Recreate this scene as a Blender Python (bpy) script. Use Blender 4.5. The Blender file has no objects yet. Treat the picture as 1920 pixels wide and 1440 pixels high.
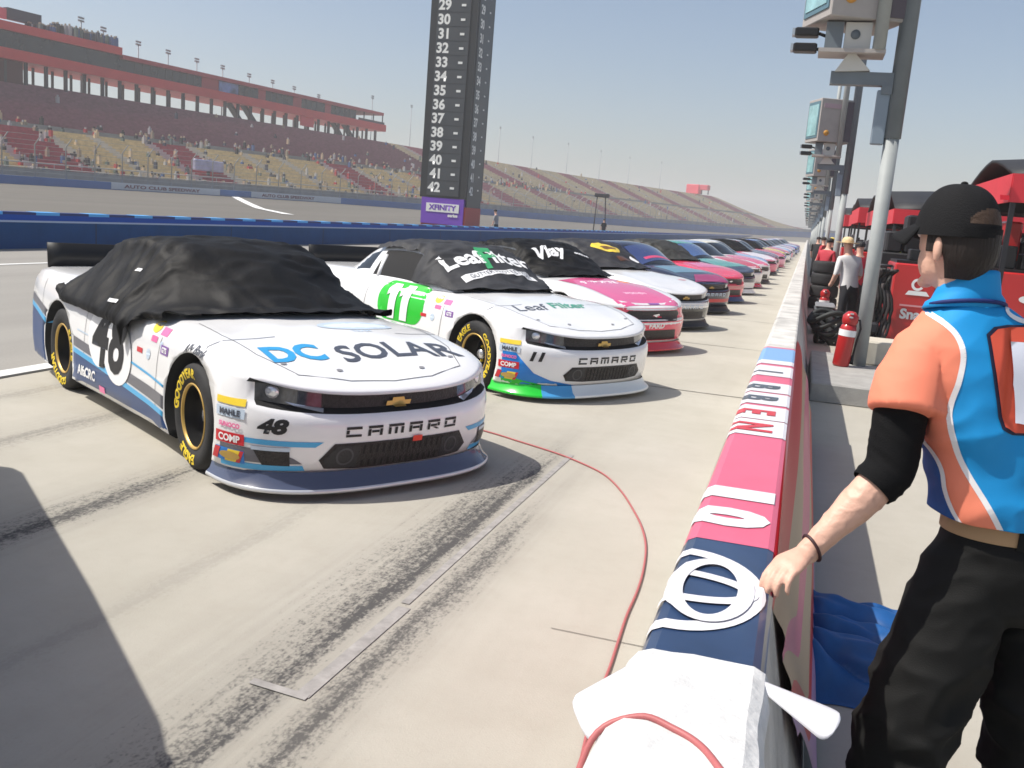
import bpy, bmesh, math, random
from mathutils import Vector, Matrix, noise
from mathutils.bvhtree import BVHTree
random.seed(7)
sc = bpy.context.scene
COL = sc.collection
R = math.radians
PI = math.pi

# ------------------------------------------------------------------ helpers
def tag(o, label=None, cat=None, group=None, kind=None):
    if label: o['label'] = label
    if cat: o['category'] = cat
    if group: o['group'] = group
    if kind: o['kind'] = kind
    return o

def empty(name, loc=(0, 0, 0), rz=0.0, label=None, cat=None, group=None):
    o = bpy.data.objects.new(name, None)
    COL.objects.link(o)
    o.location = loc
    o.rotation_euler = (0, 0, rz)
    return tag(o, label, cat, group)

def lin(c):
    return tuple((v / 12.92 if v <= 0.04045 else ((v + 0.055) / 1.055) ** 2.4) for v in c)

MATS = {}
def mat(name, col, rough=0.6, metal=0.0, coat=0.0, var=0.0, vscale=8.0, bump=0.0, bscale=60.0,
        spec=0.4, alpha=1.0, trans=0.0, emit=0.0, srgb=False, dist=0.01, stretch=None):
    """procedural principled material: colour mottled by noise, optional bump"""
    if name in MATS: return MATS[name]
    if srgb: col = lin(col)
    m = bpy.data.materials.new(name); m.use_nodes = True
    nt = m.node_tree; b = nt.nodes['Principled BSDF']
    b.inputs['Base Color'].default_value = (*col, 1)
    b.inputs['Roughness'].default_value = rough
    b.inputs['Metallic'].default_value = metal
    b.inputs['Specular IOR Level'].default_value = spec
    if coat: b.inputs['Coat Weight'].default_value = coat; b.inputs['Coat Roughness'].default_value = 0.06
    if alpha < 1: b.inputs['Alpha'].default_value = alpha
    if trans: b.inputs['Transmission Weight'].default_value = trans
    if emit:
        b.inputs['Emission Color'].default_value = (*col, 1); b.inputs['Emission Strength'].default_value = emit
    if var or bump:
        tc = nt.nodes.new('ShaderNodeTexCoord')
        src = tc.outputs['Object']
        if stretch:
            mp = nt.nodes.new('ShaderNodeMapping'); mp.inputs['Scale'].default_value = stretch
            nt.links.new(src, mp.inputs['Vector']); src = mp.outputs['Vector']
    if var:
        n = nt.nodes.new('ShaderNodeTexNoise'); n.inputs['Scale'].default_value = vscale
        n.inputs['Detail'].default_value = 6; n.inputs['Roughness'].default_value = 0.62
        nt.links.new(src, n.inputs['Vector'])
        mx = nt.nodes.new('ShaderNodeMix'); mx.data_type = 'RGBA'
        mx.inputs['A'].default_value = (*[max(0, c * (1 - var)) for c in col], 1)
        mx.inputs['B'].default_value = (*[min(1, c * (1 + var)) for c in col], 1)
        rp = nt.nodes.new('ShaderNodeMapRange'); rp.inputs['From Min'].default_value = 0.3; rp.inputs['From Max'].default_value = 0.7
        nt.links.new(n.outputs['Fac'], rp.inputs['Value'])
        nt.links.new(rp.outputs['Result'], mx.inputs['Factor'])
        nt.links.new(mx.outputs['Result'], b.inputs['Base Color'])
    if bump:
        n2 = nt.nodes.new('ShaderNodeTexNoise'); n2.inputs['Scale'].default_value = bscale; n2.inputs['Detail'].default_value = 5
        nt.links.new(src, n2.inputs['Vector'])
        bp = nt.nodes.new('ShaderNodeBump'); bp.inputs['Strength'].default_value = bump; bp.inputs['Distance'].default_value = dist
        nt.links.new(n2.outputs['Fac'], bp.inputs['Height'])
        nt.links.new(bp.outputs['Normal'], b.inputs['Normal'])
    MATS[name] = m
    return m

class MB:
    """collects shapes; build() links them as one mesh object"""
    def __init__(s): s.v = []; s.f = []; s.m = []; s.sm = []
    def face(s, idx, m=0, smooth=False): s.f.append(idx); s.m.append(m); s.sm.append(smooth)
    def quad(s, a, b, c, d, m=0):
        n = len(s.v); s.v += [a, b, c, d]; s.face((n, n + 1, n + 2, n + 3), m)
    def box(s, lo, hi, m=0, rz=0, piv=None, ch=0.0):
        x0, y0, z0 = lo; x1, y1, z1 = hi
        if ch:
            ring = []
            for z, k in ((z0, ch), (z0 + ch, 0), (z1 - ch, 0), (z1, ch)):
                ring.append([(x0 + ch + k, y0 + k, z), (x1 - ch - k, y0 + k, z), (x1 - k, y0 + ch + k, z), (x1 - k, y1 - ch - k, z),
                             (x1 - ch - k, y1 - k, z), (x0 + ch + k, y1 - k, z), (x0 + k, y1 - ch - k, z), (x0 + k, y0 + ch + k, z)])
            pts = sum(ring, []); n = len(s.v)
            s.v += pts
            for r in range(3):
                for i in range(8):
                    j = (i + 1) % 8
                    s.face((n + r * 8 + i, n + r * 8 + j, n + r * 8 + 8 + j, n + r * 8 + 8 + i), m)
            s.face(tuple(n + 7 - i for i in range(8)), m); s.face(tuple(n + 24 + i for i in range(8)), m)
            k0 = n
        else:
            n = len(s.v); k0 = n
            s.v += [(x0, y0, z0), (x1, y0, z0), (x1, y1, z0), (x0, y1, z0), (x0, y0, z1), (x1, y0, z1), (x1, y1, z1), (x0, y1, z1)]
            for q in ((3, 2, 1, 0), (4, 5, 6, 7), (0, 1, 5, 4), (1, 2, 6, 5), (2, 3, 7, 6), (3, 0, 4, 7)):
                s.face(tuple(n + i for i in q), m)
        if rz:
            p = piv or ((x0 + x1) / 2, (y0 + y1) / 2); c, sn = math.cos(rz), math.sin(rz)
            for i in range(k0, len(s.v)):
                x, y, z = s.v[i]; x -= p[0]; y -= p[1]
                s.v[i] = (p[0] + c * x - sn * y, p[1] + sn * x + c * y, z)
    def grid(s, rows, m=0, closed=False, smooth=True, caps=False, mf=None):
        n = len(s.v); nr = len(rows); nc = len(rows[0])
        for r in rows: s.v += [tuple(p) for p in r]
        for i in range(nr - 1):
            for j in range(nc if closed else nc - 1):
                k = (j + 1) % nc
                mm = mf(i, j) if mf else m
                s.face((n + i * nc + j, n + i * nc + k, n + (i + 1) * nc + k, n + (i + 1) * nc + j), mm, smooth)
        if caps:
            s.face(tuple(n + nc - 1 - j for j in range(nc)), m); s.face(tuple(n + (nr - 1) * nc + j for j in range(nc)), m)
    def tube(s, pts, r, m=0, seg=8, caps=True, smooth=True):
        pts = [Vector(p) for p in pts]
        rr = r if isinstance(r, (list, tuple)) else [r] * len(pts)
        up = None; rows = []
        for i, p in enumerate(pts):
            d = (pts[min(i + 1, len(pts) - 1)] - pts[max(i - 1, 0)]).normalized()
            if up is None: up = Vector((0, 0, 1)) if abs(d.z) < 0.9 else Vector((1, 0, 0))
            a = (up - d * up.dot(d))
            if a.length < 1e-5: a = Vector((0, 1, 0)) - d * d.y
            a.normalize(); up = a; b = d.cross(a)
            rows.append([p + (a * math.cos(t) + b * math.sin(t)) * rr[i] for t in [2 * PI * k / seg for k in range(seg)]])
        s.grid(rows, m, closed=True, smooth=smooth, caps=caps)
    def oval(s, pts, rx, ry, m=0, seg=16, xdir=None, caps=True):
        """tube with an elliptical section: rx along xdir, ry across"""
        pts = [Vector(p) for p in pts]; rows = []
        for i, p in enumerate(pts):
            d = (pts[min(i + 1, len(pts) - 1)] - pts[max(i - 1, 0)]).normalized()
            xd = Vector(xdir[i] if isinstance(xdir, list) else xdir or (1, 0, 0)); a = (xd - d * xd.dot(d)).normalized(); b = d.cross(a)
            rows.append([p + a * math.cos(t) * rx[i] + b * math.sin(t) * ry[i] for t in [2 * PI * k / seg for k in range(seg)]])
        s.grid(rows, m, closed=True, caps=caps)
    def lathe(s, prof, m=0, seg=24, axis='z', c=(0, 0, 0), mf=None):
        """prof: (radius, height)"""
        rows = []
        for r, h in prof:
            row = []
            for k in range(seg):
                t = 2 * PI * k / seg; a, b = r * math.cos(t), r * math.sin(t)
                p = (a, b, h) if axis == 'z' else ((b, h, a) if axis == 'y' else (h, a, b))
                row.append((p[0] + c[0], p[1] + c[1], p[2] + c[2]))
            rows.append(row)
        s.grid(rows, m, closed=True, mf=mf)
    def prism(s, poly, f, m=0):
        """poly in 2d, f(p, side) -> 3d for side 0/1"""
        n = len(s.v); k = len(poly)
        s.v += [tuple(f(p, 0)) for p in poly] + [tuple(f(p, 1)) for p in poly]
        s.face(tuple(range(n + k - 1, n - 1, -1)), m); s.face(tuple(range(n + k, n + 2 * k)), m)
        for i in range(k):
            j = (i + 1) % k; s.face((n + i, n + j, n + k + j, n + k + i), m)
    def mesh(s, name, mats):
        me = bpy.data.meshes.new(name)
        me.from_pydata([tuple(p) for p in s.v], [], s.f)
        for mm in (mats if isinstance(mats, (list, tuple)) else [mats]): me.materials.append(mm)
        me.polygons.foreach_set('material_index', s.m)
        me.polygons.foreach_set('use_smooth', s.sm)
        me.update()
        return me
    def build(s, name, mats, parent=None, loc=None, rot=None, fix=True):
        me = s.mesh(name, mats)
        if fix:
            bm = bmesh.new(); bm.from_mesh(me)
            bmesh.ops.recalc_face_normals(bm, faces=bm.faces); bm.to_mesh(me); bm.free()
        return link(name, me, parent, loc, rot)

def link(name, me, parent=None, loc=None, rot=None):
    o = bpy.data.objects.new(name, me); COL.objects.link(o)
    if parent: o.parent = parent
    if loc: o.location = loc
    if rot: o.rotation_euler = rot
    return o

def copy_tree(o, parent=None):
    c = o.copy(); COL.objects.link(c); c.parent = parent
    for ch in list(o.children): copy_tree(ch, c)
    return c

def smoothstep(a, b, x):
    t = max(0.0, min(1.0, (x - a) / (b - a))); return t * t * (3 - 2 * t)

def interp(tab, x):
    if x <= tab[0][0]: return tab[0][1]
    for (x0, v0), (x1, v1) in zip(tab, tab[1:]):
        if x <= x1:
            t = (x - x0) / (x1 - x0); return v0 + (v1 - v0) * t
    return tab[-1][1]

def sinterp(tab, x):
    """smooth (Catmull-Rom) interpolation"""
    n = len(tab)
    if x <= tab[0][0]: return tab[0][1]
    if x >= tab[-1][0]: return tab[-1][1]
    for i in range(n - 1):
        x0, v0 = tab[i]; x1, v1 = tab[i + 1]
        if x <= x1:
            h = x1 - x0; t = (x - x0) / h
            m0 = (v1 - (tab[i - 1][1] if i else v0)) / (x1 - (tab[i - 1][0] if i else x0 - 0)) if i else (v1 - v0) / h
            m1 = ((tab[i + 2][1] if i + 2 < n else v1) - v0) / ((tab[i + 2][0] if i + 2 < n else x1) - x0)
            return ((2 * t**3 - 3 * t * t + 1) * v0 + (t**3 - 2 * t * t + t) * h * m0 + (-2 * t**3 + 3 * t * t) * v1 + (t**3 - t * t) * h * m1)

# ---- flat shapes (text, polygons) laid onto a surface
_txt_cache = {}
def text_2d(body, size=1.0, bold=0.0, shear=0.0, sx=1.0, align='CENTER', spacing=1.0):
    """triangulated 2d text as (verts, faces), centred at the origin"""
    key = (body, size, bold, shear, sx, align, spacing)
    if key in _txt_cache: return _txt_cache[key]
    cu = bpy.data.curves.new('lettering', 'FONT'); cu.body = body; cu.size = size; cu.offset = bold; cu.shear = shear
    cu.align_x = align; cu.align_y = 'CENTER'; cu.resolution_u = 3; cu.space_character = spacing
    o = bpy.data.objects.new('lettering', cu); COL.objects.link(o)
    dg = bpy.context.evaluated_depsgraph_get(); dg.update()
    me = bpy.data.meshes.new_from_object(o.evaluated_get(dg))
    vs = [(v.co.x * sx, v.co.y) for v in me.vertices]; fs = [tuple(p.vertices) for p in me.polygons]
    if align == 'CENTER' and vs:
        ys = [v[1] for v in vs]; cy = (min(ys) + max(ys)) / 2; xs = [v[0] for v in vs]; cx = (min(xs) + max(xs)) / 2
        vs = [(x - cx, y - cy) for x, y in vs]
    bpy.data.objects.remove(o); bpy.data.curves.remove(cu); bpy.data.meshes.remove(me)
    _txt_cache[key] = (vs, fs)
    return vs, fs

def poly_2d(*polys):
    vs, fs = [], []
    for p in polys:
        n = len(vs); vs += list(p); fs.append(tuple(range(n, n + len(p))))
    return vs, fs

def rect(x0, y0, x1, y1): return [(x0, y0), (x1, y0), (x1, y1), (x0, y1)]
def rrect(x0, y0, x1, y1, r, n=5):
    out = []
    for cx, cy, a in ((x1 - r, y1 - r, 0), (x0 + r, y1 - r, 90), (x0 + r, y0 + r, 180), (x1 - r, y0 + r, 270)):
        for k in range(n + 1):
            t = R(a + 90 * k / n); out.append((cx + r * math.cos(t), cy + r * math.sin(t)))
    return out
def ellipse(cx, cy, rx, ry, n=28, rot=0):
    c, s = math.cos(rot), math.sin(rot); out = []
    for k in range(n):
        a, b = rx * math.cos(2 * PI * k / n), ry * math.sin(2 * PI * k / n); out.append((cx + c * a - s * b, cy + s * a + c * b))
    return out
def ring_2d(cx, cy, rx, ry, w, n=40, a0=0, a1=360, rot=0):
    """elliptical ring as quads"""
    polys = []; c, s = math.cos(rot), math.sin(rot)
    def P(t, k):
        a, b = (rx - k) * math.cos(t), (ry - k) * math.sin(t); return (cx + c * a - s * b, cy + s * a + c * b)
    for k in range(n):
        t0, t1 = R(a0 + (a1 - a0) * k / n), R(a0 + (a1 - a0) * (k + 1) / n)
        polys.append([P(t0, 0), P(t1, 0), P(t1, w), P(t0, w)])
    return poly_2d(*polys)
def shift(s, dx, dy, k=1.0, rot=0.0, kx=None):
    vs, fs = s; c, sn = math.cos(rot), math.sin(rot); kx = kx or k
    return [((c * x * kx - sn * y * k) + dx, (sn * x * kx + c * y * k) + dy) for x, y in vs], fs
def merge2(*ss):
    vs, fs = [], []
    for a, b in ss:
        n = len(vs); vs += a; fs += [tuple(i + n for i in f) for f in b]
    return vs, fs

def lay(shape, fn, step, eps=0.002, name='decal', cuts=()):
    """cut a 2d shape into a grid of step and map every vertex with fn(u, v) -> (point, normal) or None"""
    vs, fs = shape
    bm = bmesh.new(); bv = [bm.verts.new((x, y, 0)) for x, y in vs]
    for f in fs:
        try: bm.faces.new([bv[i] for i in f])
        except ValueError: pass
    bmesh.ops.triangulate(bm, faces=[f for f in bm.faces if len(f.verts) > 4])
    if step:
        xs = [v[0] for v in vs]; ys = [v[1] for v in vs]
        for lo, hi, ax in ((min(xs), max(xs), 0), (min(ys), max(ys), 1)):
            k = math.ceil(lo / step) * step
            while k < hi:
                co = (k, 0, 0) if ax == 0 else (0, k, 0); no = (1, 0, 0) if ax == 0 else (0, 1, 0)
                bmesh.ops.bisect_plane(bm, geom=bm.verts[:] + bm.edges[:] + bm.faces[:], plane_co=co, plane_no=no)
                k += step
    for k in cuts:
        bmesh.ops.bisect_plane(bm, geom=bm.verts[:] + bm.edges[:] + bm.faces[:], plane_co=(0, k, 0), plane_no=(0, 1, 0))
    dead = []
    for v in bm.verts:
        r = fn(v.co.x, v.co.y)
        if r is None: dead.append(v); continue
        p, n = r; v.co = Vector(p) + Vector(n) * eps
    bmesh.ops.delete(bm, geom=dead, context='VERTS')
    me = bpy.data.meshes.new(name)
    for f in bm.faces: f.smooth = True
    bm.to_mesh(me); bm.free()
    return me

def on_plane(o, ux, uy):
    """u,v -> plane through o with axes ux, uy"""
    o, ux, uy = Vector(o), Vector(ux), Vector(uy); n = ux.cross(uy).normalized()
    return lambda u, v: (o + ux * u + uy * v, n)

def plane_decal(name, shape, o, ux, uy, m, parent=None, eps=0.004):
    me = lay(shape, on_plane(o, ux, uy), 0, eps, name); me.materials.append(m)
    return link(name, me, parent)

def sharpen(o, deg=24):
    if hasattr(o.data, 'set_sharp_from_angle'): o.data.set_sharp_from_angle(angle=R(deg))
    return o

def bvh_of(meshes):
    vs, fs = [], []
    for me in meshes:
        n = len(vs); vs += [v.co.copy() for v in me.vertices]; fs += [tuple(i + n for i in p.vertices) for p in me.polygons]
    return BVHTree.FromPolygons(vs, fs)

def caster(bvh, mode, side=1, maxd=1.2):
    """map functions onto a car body: 'side' (x,z), 'top' (x,y), 'front' (y,z)"""
    def f(u, v):
        if mode == 'side': o, d = Vector((u, 2.0 * side, v)), Vector((0, -side, 0))
        elif mode == 'top': o, d = Vector((u, v, 3.0)), Vector((0, 0, -1))
        elif mode == 'front': o, d = Vector((3.0, u, v)), Vector((-1, 0, 0))
        else: o, d = Vector((-6.0, u, v)), Vector((1, 0, 0))
        p, n, i, dist = bvh.ray_cast(o, d)
        if p is None: return None
        if mode == 'side' and abs(p.y) < 0.45: return None
        if mode == 'front' and p.x < -0.6: return None
        if n.dot(d) > 0: n = -n
        return p, n
    return f
# ------------------------------------------------------------------ stock cars
BLACK = mat('tyre_rubber', (0.022, 0.022, 0.023), 0.75, bump=0.3, bscale=180, var=0.25, vscale=12)
WELL = mat('wheel_well', (0.012, 0.012, 0.012), 0.9)
RIM = mat('rim_steel', (0.02, 0.02, 0.021), 0.35, metal=0.3)
GOLD = mat('gold_edge', (0.55, 0.36, 0.10), 0.4, metal=0.4)
YEL = mat('yellow_ink', (0.75, 0.55, 0.03), 0.6)
GLASS = mat('window_glass', (0.010, 0.013, 0.016), 0.07, spec=0.6)
CABIN = mat('cabin_dark', (0.006, 0.006, 0.007), 0.8)
GRILLE = mat('grille_mesh', (0.022, 0.018, 0.018), 0.35, bump=0.8, bscale=90, var=0.5, vscale=40)
LAMP = mat('headlight_glass', (0.05, 0.054, 0.06), 0.12, coat=0.8, var=0.6, vscale=14)
LENS = mat('lens_silver', (0.75, 0.77, 0.8), 0.15, metal=0.5)
CHROME = mat('silver_trim', (0.7, 0.7, 0.72), 0.25, metal=0.8)
INK = mat('black_ink', (0.012, 0.012, 0.014), 0.45)
WHITE = mat('white_ink', (0.82, 0.82, 0.82), 0.45)
SPOIL = mat('spoiler_black', (0.008, 0.008, 0.009), 0.45)
def paint(name, col, rough=0.22): return mat(name, col, rough, coat=0.7, var=0.03, vscale=3.0)
PWHITE = paint('car_white', (0.80, 0.80, 0.80))
def cmat(name, srgb, rough=0.4, coat=0.3): return mat(name, tuple(v / 255 for v in srgb), rough, coat=coat, srgb=True)

XC, NF, NR = 0.28, 2.6, 5.0
SIDE_X = [XC - (XC + 3.35) * i / 30 for i in range(1, 31)]
W_TAB = [(-3.75, .93), (-3.2, .965), (-2.7, .985), (-1.7, .955), (-.7, .952), (0, .985), (.3, .975)]
# ring: front x, width offset, z along x (rear .. front), inset
def ring_tabs(mustang):
    ins = 0.0 if mustang else 1.0
    return [
        dict(xf=.84, dw=-.055, z=[(-3.75, .19), (-3.2, .13), (.95, .13)], i=0),
        dict(xf=.90, dw=-.015, z=[(-3.75, .22), (-3.2, .16), (.95, .155)], i=0),
        dict(xf=.932, dw=0, z=[(-3.75, .34), (-2, .28), (.95, .24)], i=0),
        dict(xf=.952, dw=0, z=[(-3.75, .46), (-2, .40), (.5, .37), (.95, .34)], i=0),
        dict(xf=.965, dw=-.002, z=[(-3.75, .56), (-2, .50), (.5, .47), (.95, .43)], i=0),
        dict(xf=.955, dw=-.005, z=[(-3.75, .66), (-2, .60), (0, .57), (.5, .545), (.95, .475)], i=0),
        dict(xf=.925, dw=-.010, z=[(-3.75, .72), (-2, .66), (0, .63), (.5, .585), (.95, .500)], i=0),
        dict(xf=.920, dw=-.015, z=[(-3.75, .76), (-2, .70), (0, .665), (.5, .600), (.70, .568), (.95, .510)], i=.055 * ins),
        dict(xf=.915, dw=-.022, z=[(-3.75, .81), (-2, .74), (0, .715), (.5, .700), (.70, .668), (.95, .588)], i=.060 * ins),
        dict(xf=.915, dw=-.040, z=[(-3.75, .87), (-2, .79), (0, .77), (.5, .722), (.70, .684), (.95, .602)], i=0),
        dict(xf=.893, dw=-.080, z=[(-3.75, .915), (-2.7, .93), (-1.6, .85), (-.5, .83), (0, .815), (.3, .785), (.6, .728), (.95, .617)], i=0),
        dict(xf=.80, dw=-.165, z=[(-3.75, .945), (-2.7, .955), (-1.6, .885), (-.5, .865), (0, .85), (.3, .815), (.6, .75), (.95, .64)], i=0),
    ]
HOOD = [(-3.75, .955), (-3.3, .965), (-2.6, .97), (-1.6, .95), (-.6, .935), (-.2, .895), (.2, .838), (.55, .75), (.78, .68), (.95, .63)]

def ring_points(rg):
    pts = []
    for k in range(15):
        t = PI / 2 * k / 14; w = interp(W_TAB, XC) + rg['dw']
        y = w * math.sin(t) ** (2 / NF)
        x = XC + (rg['xf'] - XC) * max(0, math.cos(t)) ** (2 / NF)
        if rg['i']: x -= rg['i'] * (1 - smoothstep(.80, .90, y))
        pts.append((x, y))
    for x in SIDE_X: pts.append((x, interp(W_TAB, x) + rg['dw']))
    for k in range(1, 9):
        t = PI / 2 * (1 - k / 8); w = interp(W_TAB, -3.35) + rg['dw'] - .02 * (1 - math.sin(t))
        pts.append((-3.35 - .38 * math.cos(t) ** (2 / NR), w * max(0, math.sin(t)) ** (2 / NR)))
    out = []
    for x, y in pts: out.append((x, y, sinterp(rg['z'], x) if rg['i'] == 0 else interp(rg['z'], x)))
    return out

def body_parts(mustang):
    """the painted shell with wheel arches cut out, its upper grille and two headlights (split off by material)"""
    rings = [ring_points(r) for r in ring_tabs(mustang)]
    nc = len(rings[0]); nr = len(rings)
    mb = MB()
    full = [[(x, -y, z) for x, y, z in r[::-1]][:-1] + r[:-1] for r in rings]   # rear(right) -> front -> rear(left)
    # order: right rear ... front centre ... left rear, closed at rear centre
    n = len(full[0])
    def mf(i, j):
        a = full[i][j]; b = full[i][(j + 1) % n]; x = (a[0] + b[0]) / 2; y = abs(a[1] + b[1]) / 2
        if not mustang and 6 <= i <= 8 and x > .45 and y < .86:
            if i == 7: return 2 if y < .46 else 3
            return 1
        return 0
    mb.grid(full, closed=True, mf=mf)
    # bottom and top caps as strips between left and right columns
    for rr, flip in ((0, True), (nr - 1, False)):
        r = rings[rr]; rows = []
        for (x, y, z) in r:
            row = []
            for k in range(-7, 8):
                f = k / 7; yy = y * f
                if flip: zz = z
                else:
                    edge = z; c = sinterp(HOOD, x); zz = edge + (c - edge) * (1 - abs(f) ** 2.2)
                    # hood creases
                    if -.5 < x < .75: zz += .010 * smoothstep(.50, .44, abs(yy)) * smoothstep(.75, .5, x) * smoothstep(-.55, -.3, x)
                row.append((x, yy, zz))
            rows.append(row)
        mb.grid(rows)
    me = mb.mesh('body', [PWHITE, WELL, GRILLE, LAMP])
    bm = bmesh.new(); bm.from_mesh(me)
    bmesh.ops.remove_doubles(bm, verts=bm.verts, dist=0.0005)
    bmesh.ops.recalc_face_normals(bm, faces=bm.faces); bm.to_mesh(me); bm.free()
    cut = MB()
    for x in (0, -2.7):
        for s in (-1, 1):
            cut.lathe([(0, .58 * s), (.392, .58 * s), (.392, 1.3 * s), (0, 1.3 * s)], m=1, seg=40, axis='y', c=(x, 0, .355))
    cm = cut.mesh('arch', [PWHITE, WELL])
    bm = bmesh.new(); bm.from_mesh(cm)
    bmesh.ops.remove_doubles(bm, verts=bm.verts, dist=0.0005)
    bmesh.ops.recalc_face_normals(bm, faces=bm.faces); bm.to_mesh(cm); bm.free()
    o = link('body', me); c = link('arch', cm)
    md = o.modifiers.new('b', 'BOOLEAN'); md.operation = 'DIFFERENCE'; md.object = c; md.solver = 'EXACT'
    dg = bpy.context.evaluated_depsgraph_get(); dg.update()
    res = bpy.data.meshes.new_from_object(o.evaluated_get(dg))
    bpy.data.objects.remove(o); bpy.data.objects.remove(c); bpy.data.meshes.remove(cm)
    out = {'full': res}
    def pick(test, nm):
        m2 = res.copy(); m2.name = nm; b = bmesh.new(); b.from_mesh(m2)
        bmesh.ops.delete(b, geom=[f for f in b.faces if not test(f)], context='FACES'); b.to_mesh(m2); b.free(); return m2
    out['body'] = pick(lambda f: f.material_index in (0, 1), 'body')
    if not mustang:
        out['grille'] = pick(lambda f: f.material_index == 2, 'grille')
        for s in (-1, 1): out['headlight%d' % s] = pick(lambda f: f.material_index == 3 and f.calc_center_median().y * s > 0, 'headlight')
    return out

GH_H = [(-3.12, .955), (-2.9, 1.035), (-2.6, 1.17), (-2.3, 1.27), (-2.0, 1.315), (-1.6, 1.33), (-1.3, 1.30), (-1.0, 1.20), (-.65, 1.03), (-.38, .92)]
GH_WB = [(-3.12, .70), (-2.7, .80), (-2.2, .835), (-1.5, .84), (-1.0, .825), (-.7, .79), (-.38, .72)]
GH_WT = [(-3.12, .60), (-2.7, .565), (-2.2, .56), (-1.4, .57), (-1.0, .61), (-.7, .655), (-.38, .71)]
GXS = [-.38 - 2.74 * i / 46 for i in range(47)]
def bend(x, y):
    return x - .30 * (abs(y) / .75) ** 2 * smoothstep(-1.75, -.50, x) + .16 * (abs(y) / .7) ** 2 * smoothstep(-2.3, -3.0, x)
def gh_section(x, off=0.0, n_side=7, n_top=10, zb=.88):
    """left half from base to centre: list of (y, z)"""
    h, wb, wt = sinterp(GH_H, x), sinterp(GH_WB, x), sinterp(GH_WT, x)
    zr = max(h - .035, zb + .01); pts = []
    for k in range(n_side):
        t = k / n_side; pts.append((wb + (wt - wb) * t + .02 * math.sin(PI * t), zb + (zr - zb) * t))
    for k in range(n_top + 1):
        t = k / n_top; y = wt * (1 - t); pts.append((y, zr + (h + .012 - zr) * (1 - (1 - t) ** 2.4)))
    return [(y + off * (1 if y > .01 else 0), z + off) for y, z in pts]

def greenhouse_parts():
    rows = []
    for x in GXS:
        s = gh_section(x); rows.append([(bend(x, y), -y, z) for y, z in s] + [(bend(x, y), y, z) for y, z in s[-2::-1]])
    nside = 7; ncol = len(rows[0])
    def mf(i, j):
        x = (GXS[i] + GXS[i + 1]) / 2; jj = min(j, ncol - 2 - j)
        z = rows[i][j][2]
        if jj >= nside:
            if x > -1.24 and jj > nside + 0: return 1
            if x < -2.36 and jj > nside + 0: return 2
            return 0
        if 1 <= jj <= nside - 2 and -2.12 < x < -1.02 + .04 * jj and x < -.86 - (jj - 1) * .085: return 3
        if 2 <= jj <= nside - 2 and -2.62 + (jj - 2) * .06 < x < -2.2: return 4
        return 0
    mb = MB(); mb.grid(rows, mf=mf)
    me = mb.mesh('roof', [PWHITE, GLASS, GLASS, CABIN, GLASS])
    out = {'full': me}
    def pick(test, nm, mt):
        m2 = me.copy(); m2.name = nm; b = bmesh.new(); b.from_mesh(m2)
        bmesh.ops.delete(b, geom=[f for f in b.faces if not test(f)], context='FACES')
        for f in b.faces: f.material_index = 0
        b.to_mesh(m2); b.free(); m2.materials.clear(); m2.materials.append(mt); return m2
    out['roof'] = pick(lambda f: f.material_index == 0, 'roof', PWHITE)
    out['windshield'] = pick(lambda f: f.material_index == 1, 'windshield', GLASS)
    out['rear_window'] = pick(lambda f: f.material_index == 2, 'rear_window', GLASS)
    for s in (-1, 1):
        out['side%d' % s] = pick(lambda f: f.material_index == 3 and f.calc_center_median().y * s > 0, 'side_window', CABIN)
        out['quarter%d' % s] = pick(lambda f: f.material_index == 4 and f.calc_center_median().y * s > 0, 'quarter_window', GLASS)
    return out

def splitter_mesh(mats, side=None):
    """flat lip with a sloping upper surface; slot 0 slope, slot 1 edge"""
    mb = MB(); pr = [(.90, .0, .055), (1.005, .015, .055), (1.012, .018, .068), (1.0, .012, .080), (.96, -.01, .10), (.92, -.03, .165)]
    rows = []
    for xf, dw, z in pr:
        half = []
        for k in range(19):
            t = PI / 2 * k / 18; y = (.962 + dw) * math.sin(t) ** (2 / 2.75); x = .30 + (xf - .30) * max(0, math.cos(t)) ** (2 / 2.75)
            half.append((x, y, z))
        rows.append([(x, -y, z) for x, y, z in half[::-1]] + half[1:])
    mb.grid(rows, mf=lambda i, j: (2 if j < 9 else 3) if side and j < 14 and i > 0 else (1 if i in (1, 2) else 0))
    return mb.mesh('splitter', mats + ([side, cmat('lip_blue', (70, 150, 205), .25, .5)] if side else []))

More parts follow.
